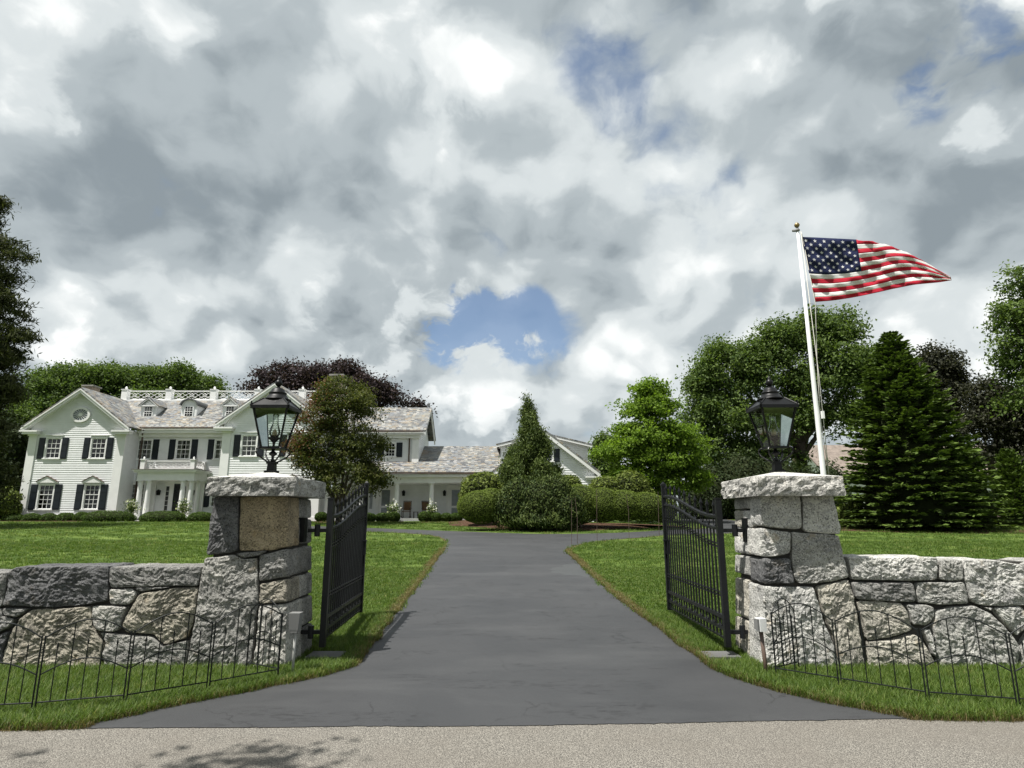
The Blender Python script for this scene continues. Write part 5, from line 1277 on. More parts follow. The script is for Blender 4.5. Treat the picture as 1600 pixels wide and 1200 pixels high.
# ------------------------------------------------------------------ utility boxes by the pillars
t = thing('keypad_post', 'grey box on a pale pipe beside the left gate pillar', 'utility box', (-2.13, 6.42, g(6.42)))
MB().tube([(-2.13, 6.42, g(6.42) - 0.03), (-2.13, 6.42, 0.47)], 0.013, 8).build('pipe', M['pale_pipe'], t, True)
MB().cbox((-2.13, 6.40, 0.45), 0.07, 0.08, 0.02).cbox((-2.13, 6.40, 0.471), 0.085, 0.085, 0.16, 0, 1.3).build('box', M['grey_box'], t)
t = thing('keypad_post', 'white box on a dark conduit beside the right gate pillar', 'utility box', (2.46, 6.40, g(6.40)))
MB().tube([(2.46, 6.40, g(6.4) - 0.03), (2.455, 6.40, 0.2), (2.44, 6.40, 0.46)], 0.019, 8).build('conduit', M['gutter_metal'], t, True)
MB().cbox((2.44, 6.39, 0.46), 0.07, 0.08, 0.12, 0.25, 1.05).build('box', M['white_paint'], t); MB().cbox((2.395, 6.375, 0.475), 0.02, 0.06, 0.10, 0.25).build('box_cover', M['grey_box'], t)

# ------------------------------------------------------------------ marker stakes at the driveway corner
for i, (px, pb, lab) in enumerate([(893, 852, 'leftmost'), (902, 849, 'second from left'), (933, 845.5, 'middle'), (983, 841, 'second from right'), (1030, 837.5, 'rightmost')]):
    p = ground(px, pb); h = [1.5, 1.55, 1.9, 1.7, 1.8][i]
    o = MB().tube([(p.x, p.y, p.z - 0.05), (p.x + 0.02, p.y, p.z + h * 0.6), (p.x + 0.04 * (-1) ** i, p.y, p.z + h)], 0.009, 6).build('marker_stake', M['gutter_metal'])
    tag(o, 'thin dark stake on the right lawn edge, %s of five' % lab, 'stake', 'marker stakes at the driveway corner')

# ------------------------------------------------------------------ flagpole and flag
FY = 13.0; ft = at(1246, 362, FY); fb = at(1287, 742, FY); px_ = (ft.x + fb.x) / 2
t = thing('flagpole', 'tall white flagpole with gold ball behind the right pillar', 'flagpole', (px_, FY, g(FY)))
MB().tube([(px_, FY, g(FY) - 0.1), (px_, FY, 2.5), (px_, FY, 5.0), (px_, FY, ft.z)], [0.062, 0.056, 0.045, 0.027], 16).build('pole', M['white_paint'], t, True)
MB().lathe([(0.03, 0), (0.05, 0.02), (0.05, 0.05), (0.028, 0.06), (0.028, 0.10)], (px_, FY, ft.z), 12).cbox((px_ - 0.06, FY, ft.z - 0.0), 0.12, 0.03, 0.05).build('truck', M['grey_box'], t, True)
MB().lathe([(0.012, 0), (0.045, 0.02), (0.062, 0.06), (0.045, 0.10), (0.008, 0.125)], (px_, FY, ft.z + 0.10), 16).build('ball_finial', M['brass'], t, True)
cl = at(1279, 700, FY); tie = at(1281.5, 651, FY)
MB().tube([(px_ + 0.07, FY - 0.03, ft.z - 0.02), at(1274, 474, FY), at(1276.5, 560, FY), tie, (px_ + 0.09, FY - 0.05, cl.z - 0.6)], 0.008, 5).build('halyard', M['rope'], t, True)
MB().tube([(px_ + 0.05, FY - 0.05, ft.z - 0.02), (px_ + 0.10, FY - 0.06, cl.z + 1.5), (px_ + 0.085, FY - 0.06, cl.z - 0.5)], 0.008, 5).build('halyard', M['rope'], t, True)
MB().cbox((px_ + 0.09, FY - 0.06, tie.z - 0.05), 0.05, 0.06, 0.16).build('cleat', M['white_paint'], t)
def poly_at(lst, u):
    us = [a for a, _ in lst]; xs = [b[0] for _, b in lst]; ys = [b[1] for _, b in lst]
    return float(np.interp(u, us, xs)), float(np.interp(u, us, ys))
TOPL = [(0, (1250, 370)), (0.12, (1277, 371)), (0.25, (1306, 372.5)), (0.37, (1335, 374)), (0.5, (1362, 376)), (0.62, (1390, 383)), (0.74, (1420, 395)), (0.85, (1448, 410)), (0.94, (1472, 425)), (1.0, (1488, 434))]
BOTL = [(0, (1272, 472)), (0.15, (1303, 469.5)), (0.3, (1335, 464.5)), (0.45, (1366, 458)), (0.6, (1397, 451)), (0.75, (1430, 444.5)), (0.9, (1465, 441.5)), (1.0, (1489, 437.5))]
V0 = [(0, 0.0), (0.40, 0.0), (0.52, 0.02), (0.65, 0.17), (0.80, 0.33), (0.92, 0.44), (1.0, 0.50)]     # share of the fly hidden behind the rolled top edge
def smoothed(lst, u):
    d = 0.03; a = [poly_at(lst, min(1, max(0, u + k * d))) for k in (-1, -0.5, 0, 0.5, 1)]
    return sum(p[0] for p in a) / 5, sum(p[1] for p in a) / 5
def flag_pt(u, v):
    tx, ty = smoothed(TOPL, u); bx, by = smoothed(BOTL, u); v0 = float(np.interp(u, [a for a, _ in V0], [b for _, b in V0]))
    wave = 0.13 * math.sin(u * 7.5 - v * 1.2) * u + 0.024 * math.sin(u * 21 + v * 7.5) * min(1, u * 4) + 0.026 * math.sin(u * 47 - v * 19 + 1.0) + 0.014 * math.sin(v * 31 + u * 9)
    if v >= v0:
        k = (v - v0) / max(1e-6, 1 - v0); k2 = k + 0.05 * math.sin(k * math.pi) * math.sin(u * 5 + 0.5)
        x, y = tx + (bx - tx) * k2, ty + (by - ty) * k2; dy = wave
        roll = max(0.0, 1 - k * 5) * (v0 > 0.015); dy += 0.05 * roll
        k_ = k2
    else:
        k = (v0 - v) * 0.9; x, y = tx + (bx - tx) * k, ty + 1.0 + (by - ty) * k * 0.8; dy = wave + 0.10 + 0.12 * min(1, k * 4)
    return at(x, y, FY + dy)
fl = thing('flag', 'red, white and blue striped flag with stars flying from the white pole', 'flag', at(1261, 420, FY))
NU = 66
def strip(v0, v1, u0, u1, nm, mat, lift=0.0, nv=4):
    b = MB(); nu = max(6, int(NU * (u1 - u0)))
    for i in range(nu + 1):
        for j in range(nv + 1): b.v.append(tuple(flag_pt(u0 + (u1 - u0) * i / nu, v0 + (v1 - v0) * j / nv)))
    for i in range(nu):
        for j in range(nv): a = i * (nv + 1) + j; b.f.append((a, a + 1, a + nv + 2, a + nv + 1))
    o = b.build(nm, mat, fl, True, fix=False)
    md = o.modifiers.new('cloth', 'SOLIDIFY'); md.thickness = 0.003; return o
for k in range(13):
    u0 = 0.385 if k < 7 else 0.0
    strip(k / 13, (k + 1) / 13, u0, 1.0, 'stripe', M['flag_red'] if k % 2 == 0 else M['flag_white'])
canton = strip(0, 7 / 13, 0.0, 0.385, 'canton', M['flag_blue'], nv=16)
sb = MB()
def star(u, v, r):
    n0 = len(sb.v); hu, hv = r / 2.9, r / 1.5
    pts = []
    for k in range(10):
        a = math.pi / 2 + k * math.pi / 5; q = 1.0 if k % 2 == 0 else 0.42
        p = flag_pt(u + hu * q * math.cos(a), v - hv * q * math.sin(a)); pts.append((p.x, p.y - 0.012, p.z))
    c = flag_pt(u, v); sb.v += pts + [(c.x, c.y - 0.012, c.z)]
    for k in range(10): sb.f.append((n0 + k, n0 + (k + 1) % 10, n0 + 10))
for row in range(9):
    nst = 6 if row % 2 == 0 else 5
    for c_ in range(nst): star(0.385 * ((2 * c_ + 1 if nst == 6 else 2 * c_ + 2) / 12), (7 / 13) * (row + 1) / 10, 0.040)
sb.build('stars', M['flag_white'], canton, fix=False)

# ------------------------------------------------------------------ trees and shrubs
def npmesh(name, V, F4, tint, mat, parent):
    """mesh from arrays of quads, a tint value on every vertex"""
    off = root_of(parent) if parent is not None else Vector((0, 0, 0))
    V = np.asarray(V, np.float32).reshape(-1, 3) - np.array(off, np.float32); n = len(V); q = n // 4
    me = bpy.data.meshes.new(name); me.vertices.add(n); me.vertices.foreach_set('co', V.ravel())
    me.loops.add(n); me.loops.foreach_set('vertex_index', np.arange(n, dtype=np.int32))
    me.polygons.add(q); me.polygons.foreach_set('loop_start', np.arange(0, n, 4, dtype=np.int32))
    me.update(calc_edges=True)
    a = me.attributes.new('tint', 'FLOAT', 'POINT'); a.data.foreach_set('value', np.repeat(np.clip(tint, 0, 1), 4).astype(np.float32))
    return link(name, me, mat, parent)
def unit(v): return v / np.maximum(np.linalg.norm(v, axis=1, keepdims=True), 1e-9)
def leaves(r, C, size, aspect, up=0.5, outward=None, droop=0.0, along=None, fold=0.25):
    """one folded rhombus per point"""
    n = len(C); nrm = unit(r.normal(size=(n, 3)) * 0.75 + np.array([0, 0, up]) + (0 if outward is None else outward * 0.6))
    d = r.normal(size=(n, 3)) if along is None else along + r.normal(size=(n, 3)) * 0.35
    d = unit(d - nrm * np.sum(d * nrm, 1, keepdims=True)); d[:, 2] -= droop; d = unit(d); b = unit(np.cross(nrm, d))
    L = (size * r.uniform(0.65, 1.3, n))[:, None]; W = L * aspect
    V = np.empty((n, 4, 3)); V[:, 0] = C - d * L / 2; V[:, 2] = C + d * L / 2; lift = nrm * W * fold
    V[:, 1] = C + b * W / 2 + lift - d * L * 0.05; V[:, 3] = C - b * W / 2 + lift - d * L * 0.05
    return V
def lobes_px(lst, Y, dep=0.85):
    out = []
    for e in lst:
        px, py, rx, ry = e[:4]; yy = Y + (e[4] if len(e) > 4 else 0.0); c = at(px, py, yy); t = yy / ray(px, py).y / F_PX
        out.append((np.array(c), np.array([rx * t, rx * t * dep, ry * t])))
    return out
def crown_clumps(r, lobes, n, lo=0.55, under=0.35, thr=-0.16):
    w = np.array([l[1][0] * l[1][2] for l in lobes]); w /= w.sum(); pick = r.choice(len(lobes), n, p=w)
    d = unit(r.normal(size=(n, 3))); d[:, 2] = np.where(d[:, 2] < -0.3, d[:, 2] * (1 - under), d[:, 2]); d = unit(d)
    rad = r.uniform(lo ** 2, 1.0, n) ** 0.5
    C = np.array([lobes[k][0] for k in pick]); S = np.array([lobes[k][1] for k in pick]); sc = float(np.mean(S))
    # boughs reach out unevenly, and gaps open between them
    P0 = C + d * S; q = np.array([mnoise.noise(Vector(p) * (1.6 / sc)) + 0.6 * mnoise.noise(Vector(p) * (4.0 / sc)) for p in P0]); rad = rad * (1.0 + 0.36 * q)
    P = C + d * S * rad[:, None]; gap = np.array([mnoise.noise(Vector(p) * (2.6 / sc) + Vector((9, 4, 2))) for p in P]); keep = gap > thr
    return P[keep], d[keep], rad[keep]
def branches(name, base, z_fork, targets, r0, mat, parent, seed, lean=0.0, nsub=40, clumps=None):
    """tapered trunk with limbs to every lobe and twigs to the leaf clumps, as one mesh"""
    rr = random.Random(seed); b = MB(); base = Vector(base); top = Vector((base.x + lean, base.y, z_fork)); n = 6
    pts = [base + (top - base) * (k / n) + Vector((rr.uniform(-1, 1), rr.uniform(-1, 1), 0)) * r0 * 0.25 * (0 < k < n) for k in range(n + 1)]
    b.tube([base + Vector((0, 0, -0.15))] + pts, [r0 * 1.5] + [r0 * (1.2 - 0.45 * k / n) for k in range(n + 1)], 10)
    tips = []
    for c in targets:
        c = Vector(c); s = top + (base - top) * rr.uniform(0.0, 0.25); mid = s.lerp(c, 0.5) + Vector((rr.uniform(-.5, .5), rr.uniform(-.5, .5), rr.uniform(-0.2, 0.5))) * (c - s).length * 0.15
        b.tube([s, s.lerp(mid, 0.5), mid, mid.lerp(c, 0.5), c], [r0 * 0.55, r0 * 0.45, r0 * 0.34, r0 * 0.24, r0 * 0.13], 6); tips += [(mid, r0 * 0.2), (c, r0 * 0.14), (mid.lerp(c, 0.5), r0 * 0.18)]
    if clumps is not None and tips:
        for k in rr.sample(range(len(clumps)), min(nsub, len(clumps))):
            c = Vector(clumps[k]); s, q = min(tips, key=lambda t: (t[0] - c).length); m = s.lerp(c, 0.5) + Vector((rr.uniform(-.1, .1), rr.uniform(-.1, .1), 0.12)) * (c - s).length
            b.tube([s, m, c], [q, q * 0.6, q * 0.25], 5)
    return b.build(name, mat, parent, True)
def tree(label, lobes, base, n, per, cr, size, mat, seed, aspect=0.55, lo=0.55, up=0.5, z_fork=None, r0=0.25, bark='bark', flat=0.6, name='tree', cat='tree', group=None, nsub=60, tint=None, droop=0.1, mats2=None, boughs=5, gaps=-0.14):
    r = np.random.default_rng(seed); t = thing(name, label, cat, base, 0, group)
    # small outlying boughs break up every lobe's outline
    sat = []
    for c, s in lobes:
        for _ in range(boughs):
            v = unit(r.normal(size=(1, 3)))[0]; v[2] = abs(v[2]) * 1.1 - 0.25; k = r.uniform(0.20, 0.38); sat.append((c + v * s * r.uniform(0.75, 1.05), s * k * np.array([1.0, 1.0, 1.1])))
    targets = [l[0] for l in lobes]; lobes = list(lobes) + sat
    C, d, rad = crown_clumps(r, lobes, int(n * 1.6), lo, thr=gaps); n = len(C)
    zf = z_fork if z_fork is not None else base[2] + 0.45 * (max(l[0][2] for l in lobes) - base[2])
    branches('trunk', base, zf, targets, r0, M[bark], t, seed, nsub=nsub, clumps=C)
    k = r.integers(int(per * 0.6), int(per * 1.4) + 1, n); idx = np.repeat(np.arange(n), k)
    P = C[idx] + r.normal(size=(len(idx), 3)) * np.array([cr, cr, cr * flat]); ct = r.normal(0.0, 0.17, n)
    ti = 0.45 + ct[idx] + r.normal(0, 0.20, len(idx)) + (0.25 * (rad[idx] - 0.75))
    V = leaves(r, P, size, aspect, up, d[idx], droop)
    if mats2:
        f, m2 = mats2; s = f(P) + r.normal(0, 0.25, len(P)) > 0.5
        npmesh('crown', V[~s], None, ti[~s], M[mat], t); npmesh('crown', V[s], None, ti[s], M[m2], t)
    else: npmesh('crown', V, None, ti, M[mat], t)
    return t
def shrub(label, lobes, n, size, mat, seed, aspect=0.5, name='shrub', cat='shrub', group=None, depth=0.10, up=0.2, bumps=0.05, base=None, core=0.93, fold=0.25, rough=0.0, along_up=False, tv=0.22):
    """clipped or dense shrub: leaves over a solid core whose dark colour stands for inner shade"""
    r = np.random.default_rng(seed); c0 = lobes[0][0]; by = base if base is not None else (c0[0], c0[1], g(c0[1]))
    t = thing(name, label, cat, by, 0, group); cb = MB()
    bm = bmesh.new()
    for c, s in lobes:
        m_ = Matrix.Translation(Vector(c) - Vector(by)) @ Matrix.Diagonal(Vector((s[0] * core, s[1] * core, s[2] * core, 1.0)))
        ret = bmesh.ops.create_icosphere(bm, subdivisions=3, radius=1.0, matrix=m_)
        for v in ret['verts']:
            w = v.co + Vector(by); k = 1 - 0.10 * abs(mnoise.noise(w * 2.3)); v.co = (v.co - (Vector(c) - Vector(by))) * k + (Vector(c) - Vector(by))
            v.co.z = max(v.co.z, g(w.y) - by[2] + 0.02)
    me = bpy.data.meshes.new('twigs'); bm.to_mesh(me); bm.free(); link('twigs', me, M['shade_core'], t, True)  # solid core that stops see-through, shade put into its dark colour
    w = np.array([s[0] * s[2] + s[0] * s[1] for _, s in lobes]); w /= w.sum(); pick = r.choice(len(lobes), n, p=w); d = unit(r.normal(size=(n, 3)))
    C = np.array([l[0] for l in lobes])[pick]; S = np.array([l[1] for l in lobes])[pick]
    k = np.array([bumps * (mnoise.noise(Vector(x) * 1.9 + Vector((seed, 0, 0))) + 0.6 * mnoise.noise(Vector(x) * 5.0)) for x in C + d * S])
    P = C + d * S * (1.0 + k - depth * r.random(n) ** 2 + rough * np.maximum(0, r.normal(size=n)))[:, None]
    # nothing inside a neighbouring lobe, nothing below the soil
    keep = P[:, 2] > np.array([g(y) for y in P[:, 1]]) + 0.02
    for j, (c, s) in enumerate(lobes): keep &= ~((np.sum(((P - c) / s) ** 2, 1) < 0.78) & (pick != j))
    P, d = P[keep], d[keep]; ti = 0.42 + 0.18 * d[:, 2] * 0 + k[keep] * 2.2 + r.normal(0, tv, len(P))
    along = np.tile(np.array([0, 0, 1.0]), (len(P), 1)) + d * 0.7 if along_up else None
    npmesh('foliage', leaves(r, P, size, aspect, up, d * 1.6, 0.0, along, fold), None, ti, M[mat], t); return t

def conifer(label, base, height, radius, mat, seed, whorls=34, per=13, prof=None, rise=0.10, droop=0.28, twig=0.34, width=0.16, irregular=0.15, skirt=0.25, r0=0.18, name='conifer', stations=9, tip_light=0.5, fan=1.0, group=None, stages=4, core=0.0):
    """layered conifer: whorls of boughs, each a flat spray of needled twigs"""
    r = np.random.default_rng(seed); t = thing(name, label, 'conifer', base, 0, group); B = np.array(base, float)
    tb = MB().tube([(base[0], base[1], base[2] - 0.1), (base[0], base[1], base[2] + height * 0.5), (base[0], base[1], base[2] + height * 0.985)], [r0, r0 * 0.6, 0.02], 9); Vs = []; Ts = []
    for w in range(whorls):
        f = (w + r.uniform(-0.3, 0.3)) / whorls; f = min(0.985, max(0.0, f)); z = skirt + (height - skirt) * f
        R_ = radius * (prof(f) if prof else (1 - f) ** 0.85); nb = max(5, int(per * (0.45 + 0.55 * R_ / radius))); ph = r.uniform(0, 6.283)
        for k in range(nb):
            an = ph + 6.283 * k / nb + r.normal(0, 0.15); L = max(0.12, R_ * r.uniform(1 - irregular * 1.6, 1 + irregular)); c, s = math.cos(an), math.sin(an)
            up0 = rise + 0.35 * f
            def bough(q): return np.array([c * L * q, s * L * q, z + L * (up0 * q - droop * q * q * (1 - 0.6 * f) + 0.10 * q ** 3)])
            if L > 0.5: tb.tube([B + bough(q) for q in (0.0, 0.4, 0.85)], [0.028, 0.018, 0.006], 4)
            ns = max(3, int(stations * L / radius) + 2); side = np.array([-s, c, 0.0])
            for i in range(ns):
                q = 0.18 + 0.82 * (i + r.uniform(0, 0.9)) / ns; q = min(q, 1.0); p = bough(q); dirb = bough(min(1, q + 0.05)) - bough(q - 0.05); dirb /= np.linalg.norm(dirb)
                for m_ in range(stages):
                    sg = (-1) ** m_; tl = twig * (1.15 - 0.55 * q) * r.uniform(0.7, 1.25) * (0.55 + 0.45 * min(1, L / (0.5 * radius)))
                    dv = dirb * r.uniform(0.5, 1.0) + side * sg * r.uniform(0.35, 1.0) * fan + np.array([0, 0, r.uniform(-0.25, 0.16)]); dv /= np.linalg.norm(dv)
                    wv = np.cross(dv, np.array([0, 0, 1.0]) + r.normal(size=3) * 0.45); wv /= np.linalg.norm(wv); a = B + p; e = a + dv * tl; mth = a + dv * tl * 0.55
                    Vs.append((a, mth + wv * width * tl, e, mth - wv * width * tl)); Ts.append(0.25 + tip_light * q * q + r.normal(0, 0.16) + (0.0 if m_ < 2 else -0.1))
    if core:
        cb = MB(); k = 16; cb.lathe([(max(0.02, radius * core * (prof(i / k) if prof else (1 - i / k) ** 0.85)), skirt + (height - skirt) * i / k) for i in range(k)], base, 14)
        cb.build('inner_shade', M['shade_core'], t, True)  # solid cone between the boughs, its dark colour standing for shade
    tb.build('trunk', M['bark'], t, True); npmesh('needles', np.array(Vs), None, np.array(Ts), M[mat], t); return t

# behind the house
tree('broad green tree rising behind the left wing of the house', lobes_px([(70, 625, 42, 42), (120, 603, 48, 30), (165, 594, 42, 24), (105, 650, 70, 40)], 64), tuple(ground(110, 815)[:1]) + (64.0, g(64)), 1500, 34, 0.55, 0.30, 'leaf_green', 11, r0=0.35, group='trees behind the house')
tree('green tree behind the roof railing of the house', lobes_px([(215, 603, 46, 30), (270, 601, 50, 26), (320, 612, 28, 20), (250, 640, 80, 40)], 66), (-37.5, 66.0, g(66)), 1300, 34, 0.55, 0.30, 'leaf_green', 12, r0=0.35, group='trees behind the house')
tree('dark copper beech spreading behind the roof of the house', lobes_px([(418, 603, 34, 26), (465, 590, 48, 24), (525, 588, 48, 22), (575, 605, 34, 20), (520, 625, 90, 36), (612, 624, 22, 12), (640, 630, 16, 8), (655, 637, 12, 6)], 60), (-19.0, 60.0, g(60)), 1500, 30, 0.48, 0.30, 'leaf_copper', 13, r0=0.4, lo=0.4, aspect=0.5, gaps=0.02, boughs=7)
# left edge
tree('tall dark hemlock with feathery boughs at the left edge', lobes_px([(-14, 335, 16, 34), (-6, 395, 44, 26), (-12, 430, 50, 28), (-22, 480, 62, 34), (-2, 528, 52, 24), (-26, 560, 60, 34), (-20, 620, 40, 44), (-40, 680, 50, 60), (-90, 430, 80, 110), (-110, 600, 90, 150), (-30, 760, 40, 50)], 31.0), (-30.6, 31.0, g(31)), 2600, 34, 0.24, 0.30, 'needle_hemlock', 14, aspect=0.20, lo=0.3, up=0.5, r0=0.35, flat=0.35, droop=0.55, boughs=9, gaps=-0.2, nsub=120, name='hemlock_tree', cat='conifer')
shrub('dark leafy thicket left of the house beneath the hemlock', lobes_px([(5, 760, 42, 55), (20, 700, 22, 40), (-40, 720, 60, 90), (15, 800, 30, 20)], 43.2), 12000, 0.30, 'leaf_dark', 15, depth=0.35, bumps=0.16, rough=0.08, name='thicket')
tree('light green tree between the hemlock and the house', lobes_px([(30, 655, 18, 28), (14, 690, 22, 30), (40, 690, 10, 22)], 47), (-39.0, 47.0, g(47)), 260, 30, 0.4, 0.22, 'leaf_green', 16, r0=0.15)
shrub('yellow green shrub at the left corner of the house', lobes_px([(6, 782, 22, 20), (18, 795, 14, 14)], 40), 3500, 0.16, 'leaf_rhodo', 17, depth=0.2, bumps=0.12, rough=0.05)
# beech with reddening leaves in front of the house
def red_side(P):
    c = at(515, 640, 35); return 0.58 - 0.28 * (P[:, 0] - (c.x - 0.9)) - 0.13 * np.abs(P[:, 2] - (c.z + 0.3))
tree('small tree turning rusty red at its left, before the house', lobes_px([(530, 615, 42, 26), (505, 650, 46, 36), (556, 640, 40, 40), (530, 690, 62, 46), (576, 700, 30, 42), (480, 705, 30, 40), (540, 745, 62, 34), (500, 730, 40, 30), (590, 745, 26, 22)], 35, 0.9), (at(530, 800, 35).x, 35.0, g(35)), 1900, 26, 0.22, 0.150, 'leaf_autumn', 18, r0=0.16, lo=0.35, z_fork=g(35) + 1.0, nsub=160, aspect=0.5, flat=0.45, mats2=(red_side, 'leaf_red'), gaps=0.0, boughs=7)
# island planting
_rs = random.Random(5); conifer_lobes = [(825, 632, 5, 15), (826, 646, 8, 16)]
for _k in range(26):
    _f = (_k + 1) / 26; _w = 3 + 50 * _f ** 0.9; _r = 8 + 9 * _f; conifer_lobes.append((827 + 4 * _f + _rs.uniform(-1, 1) * max(0, _w - _r * 0.8), 640 + 118 * _f + _rs.uniform(-5, 5), _r, _r * 1.35, _rs.uniform(-1, 1) * _w * 0.022))
tree('narrow dark evergreen spire standing above the clipped shrubs', lobes_px(conifer_lobes, 31.0), (at(826, 815, 31.0).x, 31.0, g(31)), 1500, 30, 0.12, 0.15, 'needle_cypress', 19, boughs=1, aspect=0.3, lo=0.3, up=0.2, r0=0.12, nsub=30, flat=1.1, droop=-0.8, name='evergreen_tree', cat='conifer')
shrub('loose feathery evergreen shrub spreading at the foot of the spire', lobes_px([(800, 795, 34, 34), (840, 785, 42, 40), (880, 795, 34, 32), (845, 812, 50, 15), (815, 770, 30, 26), (868, 768, 26, 24)], 29.4), 24000, 0.15, 'needle_juniper', 20, aspect=0.3, depth=0.22, bumps=0.18, rough=0.07, along_up=True, core=0.86)
shrub('rounded clipped mound shrub at the left end of island bed', lobes_px([(752, 792, 38, 26), (768, 789, 30, 26)], 29.8), 24000, 0.060, 'leaf_yew', 21, depth=0.04, bumps=0.025, tv=0.12, name='clipped_shrub')
shrub('pale leaved rhododendron behind the clipped mound', lobes_px([(757, 768, 36, 30), (785, 772, 26, 26), (735, 775, 18, 24)], 33.0), 5200, 0.21, 'leaf_rhodo', 22, aspect=0.32, depth=0.2, bumps=0.10, rough=0.05, group='rhododendrons of the island')
shrub('long wavy clipped hedge at the right of island bed', lobes_px([(905, 788, 36, 31), (940, 789, 34, 27), (975, 790, 36, 24), (1008, 792, 34, 23), (1035, 795, 24, 20)], 30.6), 46000, 0.060, 'leaf_yew', 23, depth=0.04, bumps=0.03, tv=0.12, name='clipped_hedge', cat='hedge')
shrub('yellow green rhododendron right of the evergreen spire', lobes_px([(888, 765, 22, 22), (872, 770, 16, 22)], 34.0), 3600, 0.20, 'leaf_rhodo', 24, aspect=0.32, depth=0.2, bumps=0.10, rough=0.05, group='rhododendrons of the island')
shrub('yellow green rhododendron behind the wavy hedge, below the bright tree', lobes_px([(945, 767, 26, 22), (985, 762, 28, 26), (1000, 775, 22, 20)], 34.5), 6000, 0.20, 'leaf_rhodo', 25, aspect=0.32, depth=0.2, bumps=0.10, rough=0.05, group='rhododendrons of the island')
# foundation planting
def box_row(lst, Y, label, seed, group, mat='leaf_box', size=0.085, n=2600):
    for i, (px, py, rx, ry, lab) in enumerate(lst):
        shrub(label % lab, lobes_px([(px, py, rx, ry), (px - rx * 0.45, py + 1, rx * 0.55, ry * 0.95), (px + rx * 0.45, py + 1, rx * 0.55, ry * 0.95)], Y, 0.7), n, size, mat, seed + i, depth=0.10, bumps=0.05, group=group, name='box_shrub')
box_row([(20, 811, 16, 9, 'leftmost'), (50, 811, 15, 9, 'second'), (77, 811, 14, 9, 'third'), (103, 810.5, 15, 9.5, 'fourth'), (126, 810, 12, 10, 'rightmost')], 39.9, 'low box shrub below the left wing windows, %s of five', 30, 'low box shrubs by the left wing')
box_row([(170, 809, 40, 11, 'left of the front path'), (255, 810, 36, 12, 'in front of the portico columns'), (314, 810, 20, 10, 'right of the portico beside the stone pillar')], 39.0, 'clipped box hedge %s', 40, 'box hedges by the front door', n=5200)
box_row([(502, 807, 10, 7, 'peeking past the left gate pillar')], 38.4, 'dark box shrub %s', 45, 'box shrubs along the porch')
box_row([(575, 808, 13, 6.5, 'left of the porch door path'), (598, 808, 12, 6.5, 'below the porch door'), (616, 807, 9, 7, 'at the foot of the left porch column')], 38.6, 'low box shrub %s', 46, 'box shrubs along the porch')
box_row([(665, 807, 12, 8, 'at the foot of the right porch column'), (681, 808, 9, 7, 'just right of the right porch column'), (697, 808, 9, 6.5, 'below the right porch lantern'), (713, 808, 10, 6.5, 'beside the clipped mound')], 38.6, 'round box shrub %s', 50, 'box shrubs along the porch')
def flower(px, py, Y, label, seed, h=22, w=8):
    r = np.random.default_rng(seed); p = at(px, py, Y); k = Y / F_PX; b = (p.x, Y, g(Y)); t = thing('flowering_shrub', label, 'flowering shrub', b, 0, 'white flowering shrubs by the columns')
    MB().tube([(p.x, Y, g(Y) - 0.05), (p.x + 0.02, Y, p.z)], [0.03, 0.02], 6).build('stem', M['bark'], t, True)
    C = np.array(p) + r.normal(size=(520, 3)) * np.array([w * k * 0.55, w * k * 0.5, h * k * 0.26]); C = C[C[:, 2] > g(Y) + 0.05]; npmesh('foliage', leaves(r, C, 0.12, 0.5), None, r.uniform(0.1, 0.7, len(C)), M['leaf_green'], t)
    C = np.array(p) + r.normal(size=(70, 3)) * np.array([w * k * 0.6, w * k * 0.5, h * k * 0.27]); C = C[C[:, 2] > g(Y) + 0.1]; npmesh('blossoms', leaves(r, np.repeat(C, 5, 0) + r.normal(size=(len(C) * 5, 3)) * 0.03, 0.075, 0.9), None, r.uniform(0.2, 1, len(C) * 5), M['petal_white'], t)
flower(206, 793, 40.1, 'white flowering shrub left of the portico columns', 61); flower(287, 793, 40.1, 'white flowering shrub at the right portico columns', 62)
flower(615, 797, 38.9, 'white flowering shrub at the left porch column', 63, 18, 7); flower(674, 798, 38.9, 'white flowering shrub at the right porch column', 64, 18, 6)
# right side
tree('bright lime green tree in tiers right of the garage gable', lobes_px([(1018, 612, 26, 18), (1012, 640, 46, 24), (1015, 682, 62, 24), (1060, 690, 40, 30), (985, 705, 46, 22), (1045, 720, 60, 26), (985, 745, 40, 22), (1070, 752, 36, 24), (1030, 762, 40, 20)], 37.0), (at(1035, 815, 37).x, 37.0, g(37)), 1500, 30, 0.24, 0.19, 'leaf_bright', 26, lo=0.4, r0=0.16, flat=0.4, nsub=80)
tree('small dark tree between the garage and the lime green tree', lobes_px([(950, 706, 22, 24), (945, 730, 20, 20)], 50.0), (at(950, 800, 50).x, 50.0, g(50)), 260, 30, 0.35, 0.24, 'leaf_maple', 27, r0=0.14)
tree('large spreading maple with dense dark green leaves behind the right pillar', lobes_px([(1215, 535, 42, 42), (1265, 520, 40, 36), (1312, 520, 40, 42), (1140, 580, 52, 48), (1195, 590, 60, 54), (1285, 590, 70, 54), (1345, 580, 34, 50), (1105, 600, 34, 32), (1095, 645, 34, 40), (1150, 660, 60, 54), (1235, 655, 60, 46), (1310, 650, 44, 40), (1120, 710, 50, 40), (1195, 715, 50, 40)], 46.0), (at(1262, 800, 46).x, 46.0, g(46)), 4200, 26, 0.36, 0.24, 'leaf_maple', 28, lo=0.30, r0=0.42, z_fork=7.0, nsub=160, boughs=9, gaps=-0.07)
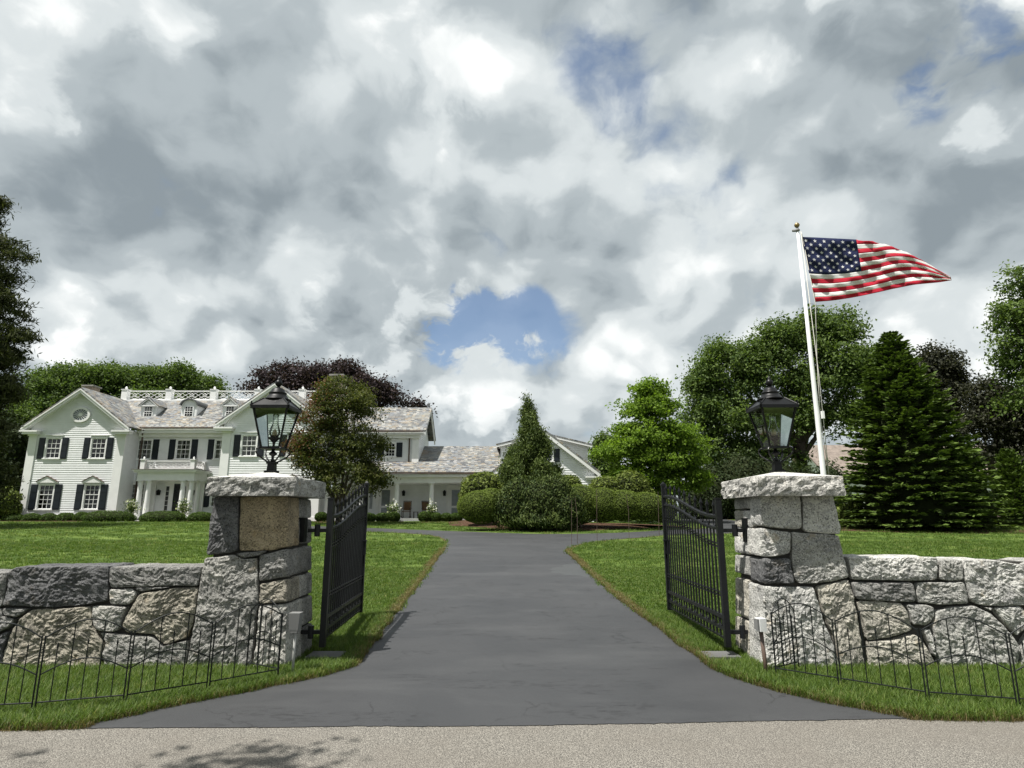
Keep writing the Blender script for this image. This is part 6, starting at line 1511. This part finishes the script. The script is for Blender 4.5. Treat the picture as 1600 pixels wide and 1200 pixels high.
shrub('dark evergreen thicket below the maple behind the right pillar', lobes_px([(1110, 775, 40, 50), (1160, 765, 46, 58), (1215, 770, 44, 55), (1262, 780, 40, 50), (1300, 785, 30, 62), (1085, 795, 26, 30)], 43.0), 24000, 0.20, 'leaf_dark', 29, depth=0.3, bumps=0.15, rough=0.06, name='thicket')
shrub('light green shrub at the left foot of the big fir', lobes_px([(1326, 808, 16, 20), (1338, 800, 12, 24)], 32.0), 3000, 0.14, 'leaf_rhodo', 30, depth=0.2, bumps=0.12, rough=0.06)
conifer('big dense dark green fir with layered boughs on the right lawn', (at(1432, 830, 30.5).x, 30.5, g(30.5)), 10.0, 3.35, 'needle_fir', 31, whorls=46, per=20, rise=0.02, droop=0.16, twig=0.52, width=0.22, irregular=0.13, skirt=0.3, r0=0.16, stations=12, prof=lambda f: min(1.0, 1.06 * (1 - f) ** 0.72), tip_light=0.55, stages=6, core=0.62)
conifer('low spreading spruce joined to the right side of the big fir', (at(1520, 830, 31.5).x, 31.5, g(31.5)), 4.6, 1.9, 'needle_fir', 32, whorls=24, per=15, rise=0.05, droop=0.2, twig=0.40, width=0.2, irregular=0.2, skirt=0.2, r0=0.1, prof=lambda f: (1 - f) ** 0.6, core=0.6)
tree('dark tree with bronze tinted crown directly behind the big fir', lobes_px([(1460, 575, 32, 36), (1485, 600, 22, 36), (1450, 630, 40, 40), (1478, 650, 26, 36)], 48.0), (at(1465, 800, 48).x, 48.0, g(48)), 700, 30, 0.42, 0.26, 'leaf_purple', 33, r0=0.25, lo=0.4)
tree('dark bronze leaved tree between the fir and the right edge', lobes_px([(1545, 625, 36, 36), (1580, 650, 40, 50), (1535, 670, 34, 40), (1590, 710, 40, 36), (1530, 710, 22, 24), (1630, 660, 50, 80)], 44.0), (at(1560, 800, 44).x, 44.0, g(44)), 1300, 30, 0.40, 0.24, 'leaf_purple', 34, r0=0.28, lo=0.4, nsub=100, boughs=8, gaps=0.0)
tree('tall dark tree with hanging boughs at the right edge', lobes_px([(1598, 445, 36, 28), (1580, 500, 34, 30), (1600, 550, 44, 40), (1640, 480, 60, 70), (1660, 600, 80, 80), (1700, 520, 90, 120)], 38.0), (at(1690, 800, 38).x, 38.0, g(38)), 1900, 30, 0.36, 0.24, 'leaf_maple', 35, r0=0.4, lo=0.4, nsub=100, boughs=9, gaps=-0.05)
conifer('narrow arborvitae at the right edge of the lawn', (at(1594, 830, 33).x, 33.0, g(33)), 4.0, 1.05, 'needle_fir', 36, whorls=34, per=13, rise=0.6, droop=0.0, twig=0.34, width=0.2, irregular=0.15, skirt=0.1, r0=0.08, prof=lambda f: (1 - f) ** 0.55, core=0.7)
conifer('second arborvitae beyond the right edge of the lawn', (at(1650, 830, 33.5).x, 33.5, g(33.5)), 4.4, 1.15, 'needle_fir', 37, whorls=34, per=13, rise=0.6, droop=0.0, twig=0.34, width=0.2, irregular=0.15, skirt=0.1, r0=0.08, prof=lambda f: (1 - f) ** 0.55, core=0.7)
# street tree standing behind the viewpoint, its boughs shade a corner of the road
tree('street tree across the road behind the viewpoint', [(np.array(c), np.array(s)) for c, s in (((-4.15, 2.72, 6.6), (0.50, 0.20, 0.30)), ((-6.15, 2.62, 6.6), (0.42, 0.20, 0.30)), ((-8.5, -1.6, 9.0), (2.2, 1.8, 1.8)), ((-6.5, -3.0, 10.0), (2.5, 2.2, 2.0)), ((-9.5, -4.0, 9.0), (2.2, 2.0, 1.8)))], (-8.0, -3.4, 0.0), 520, 30, 0.20, 0.13, 'leaf_maple', 38, r0=0.16, nsub=30, boughs=0)
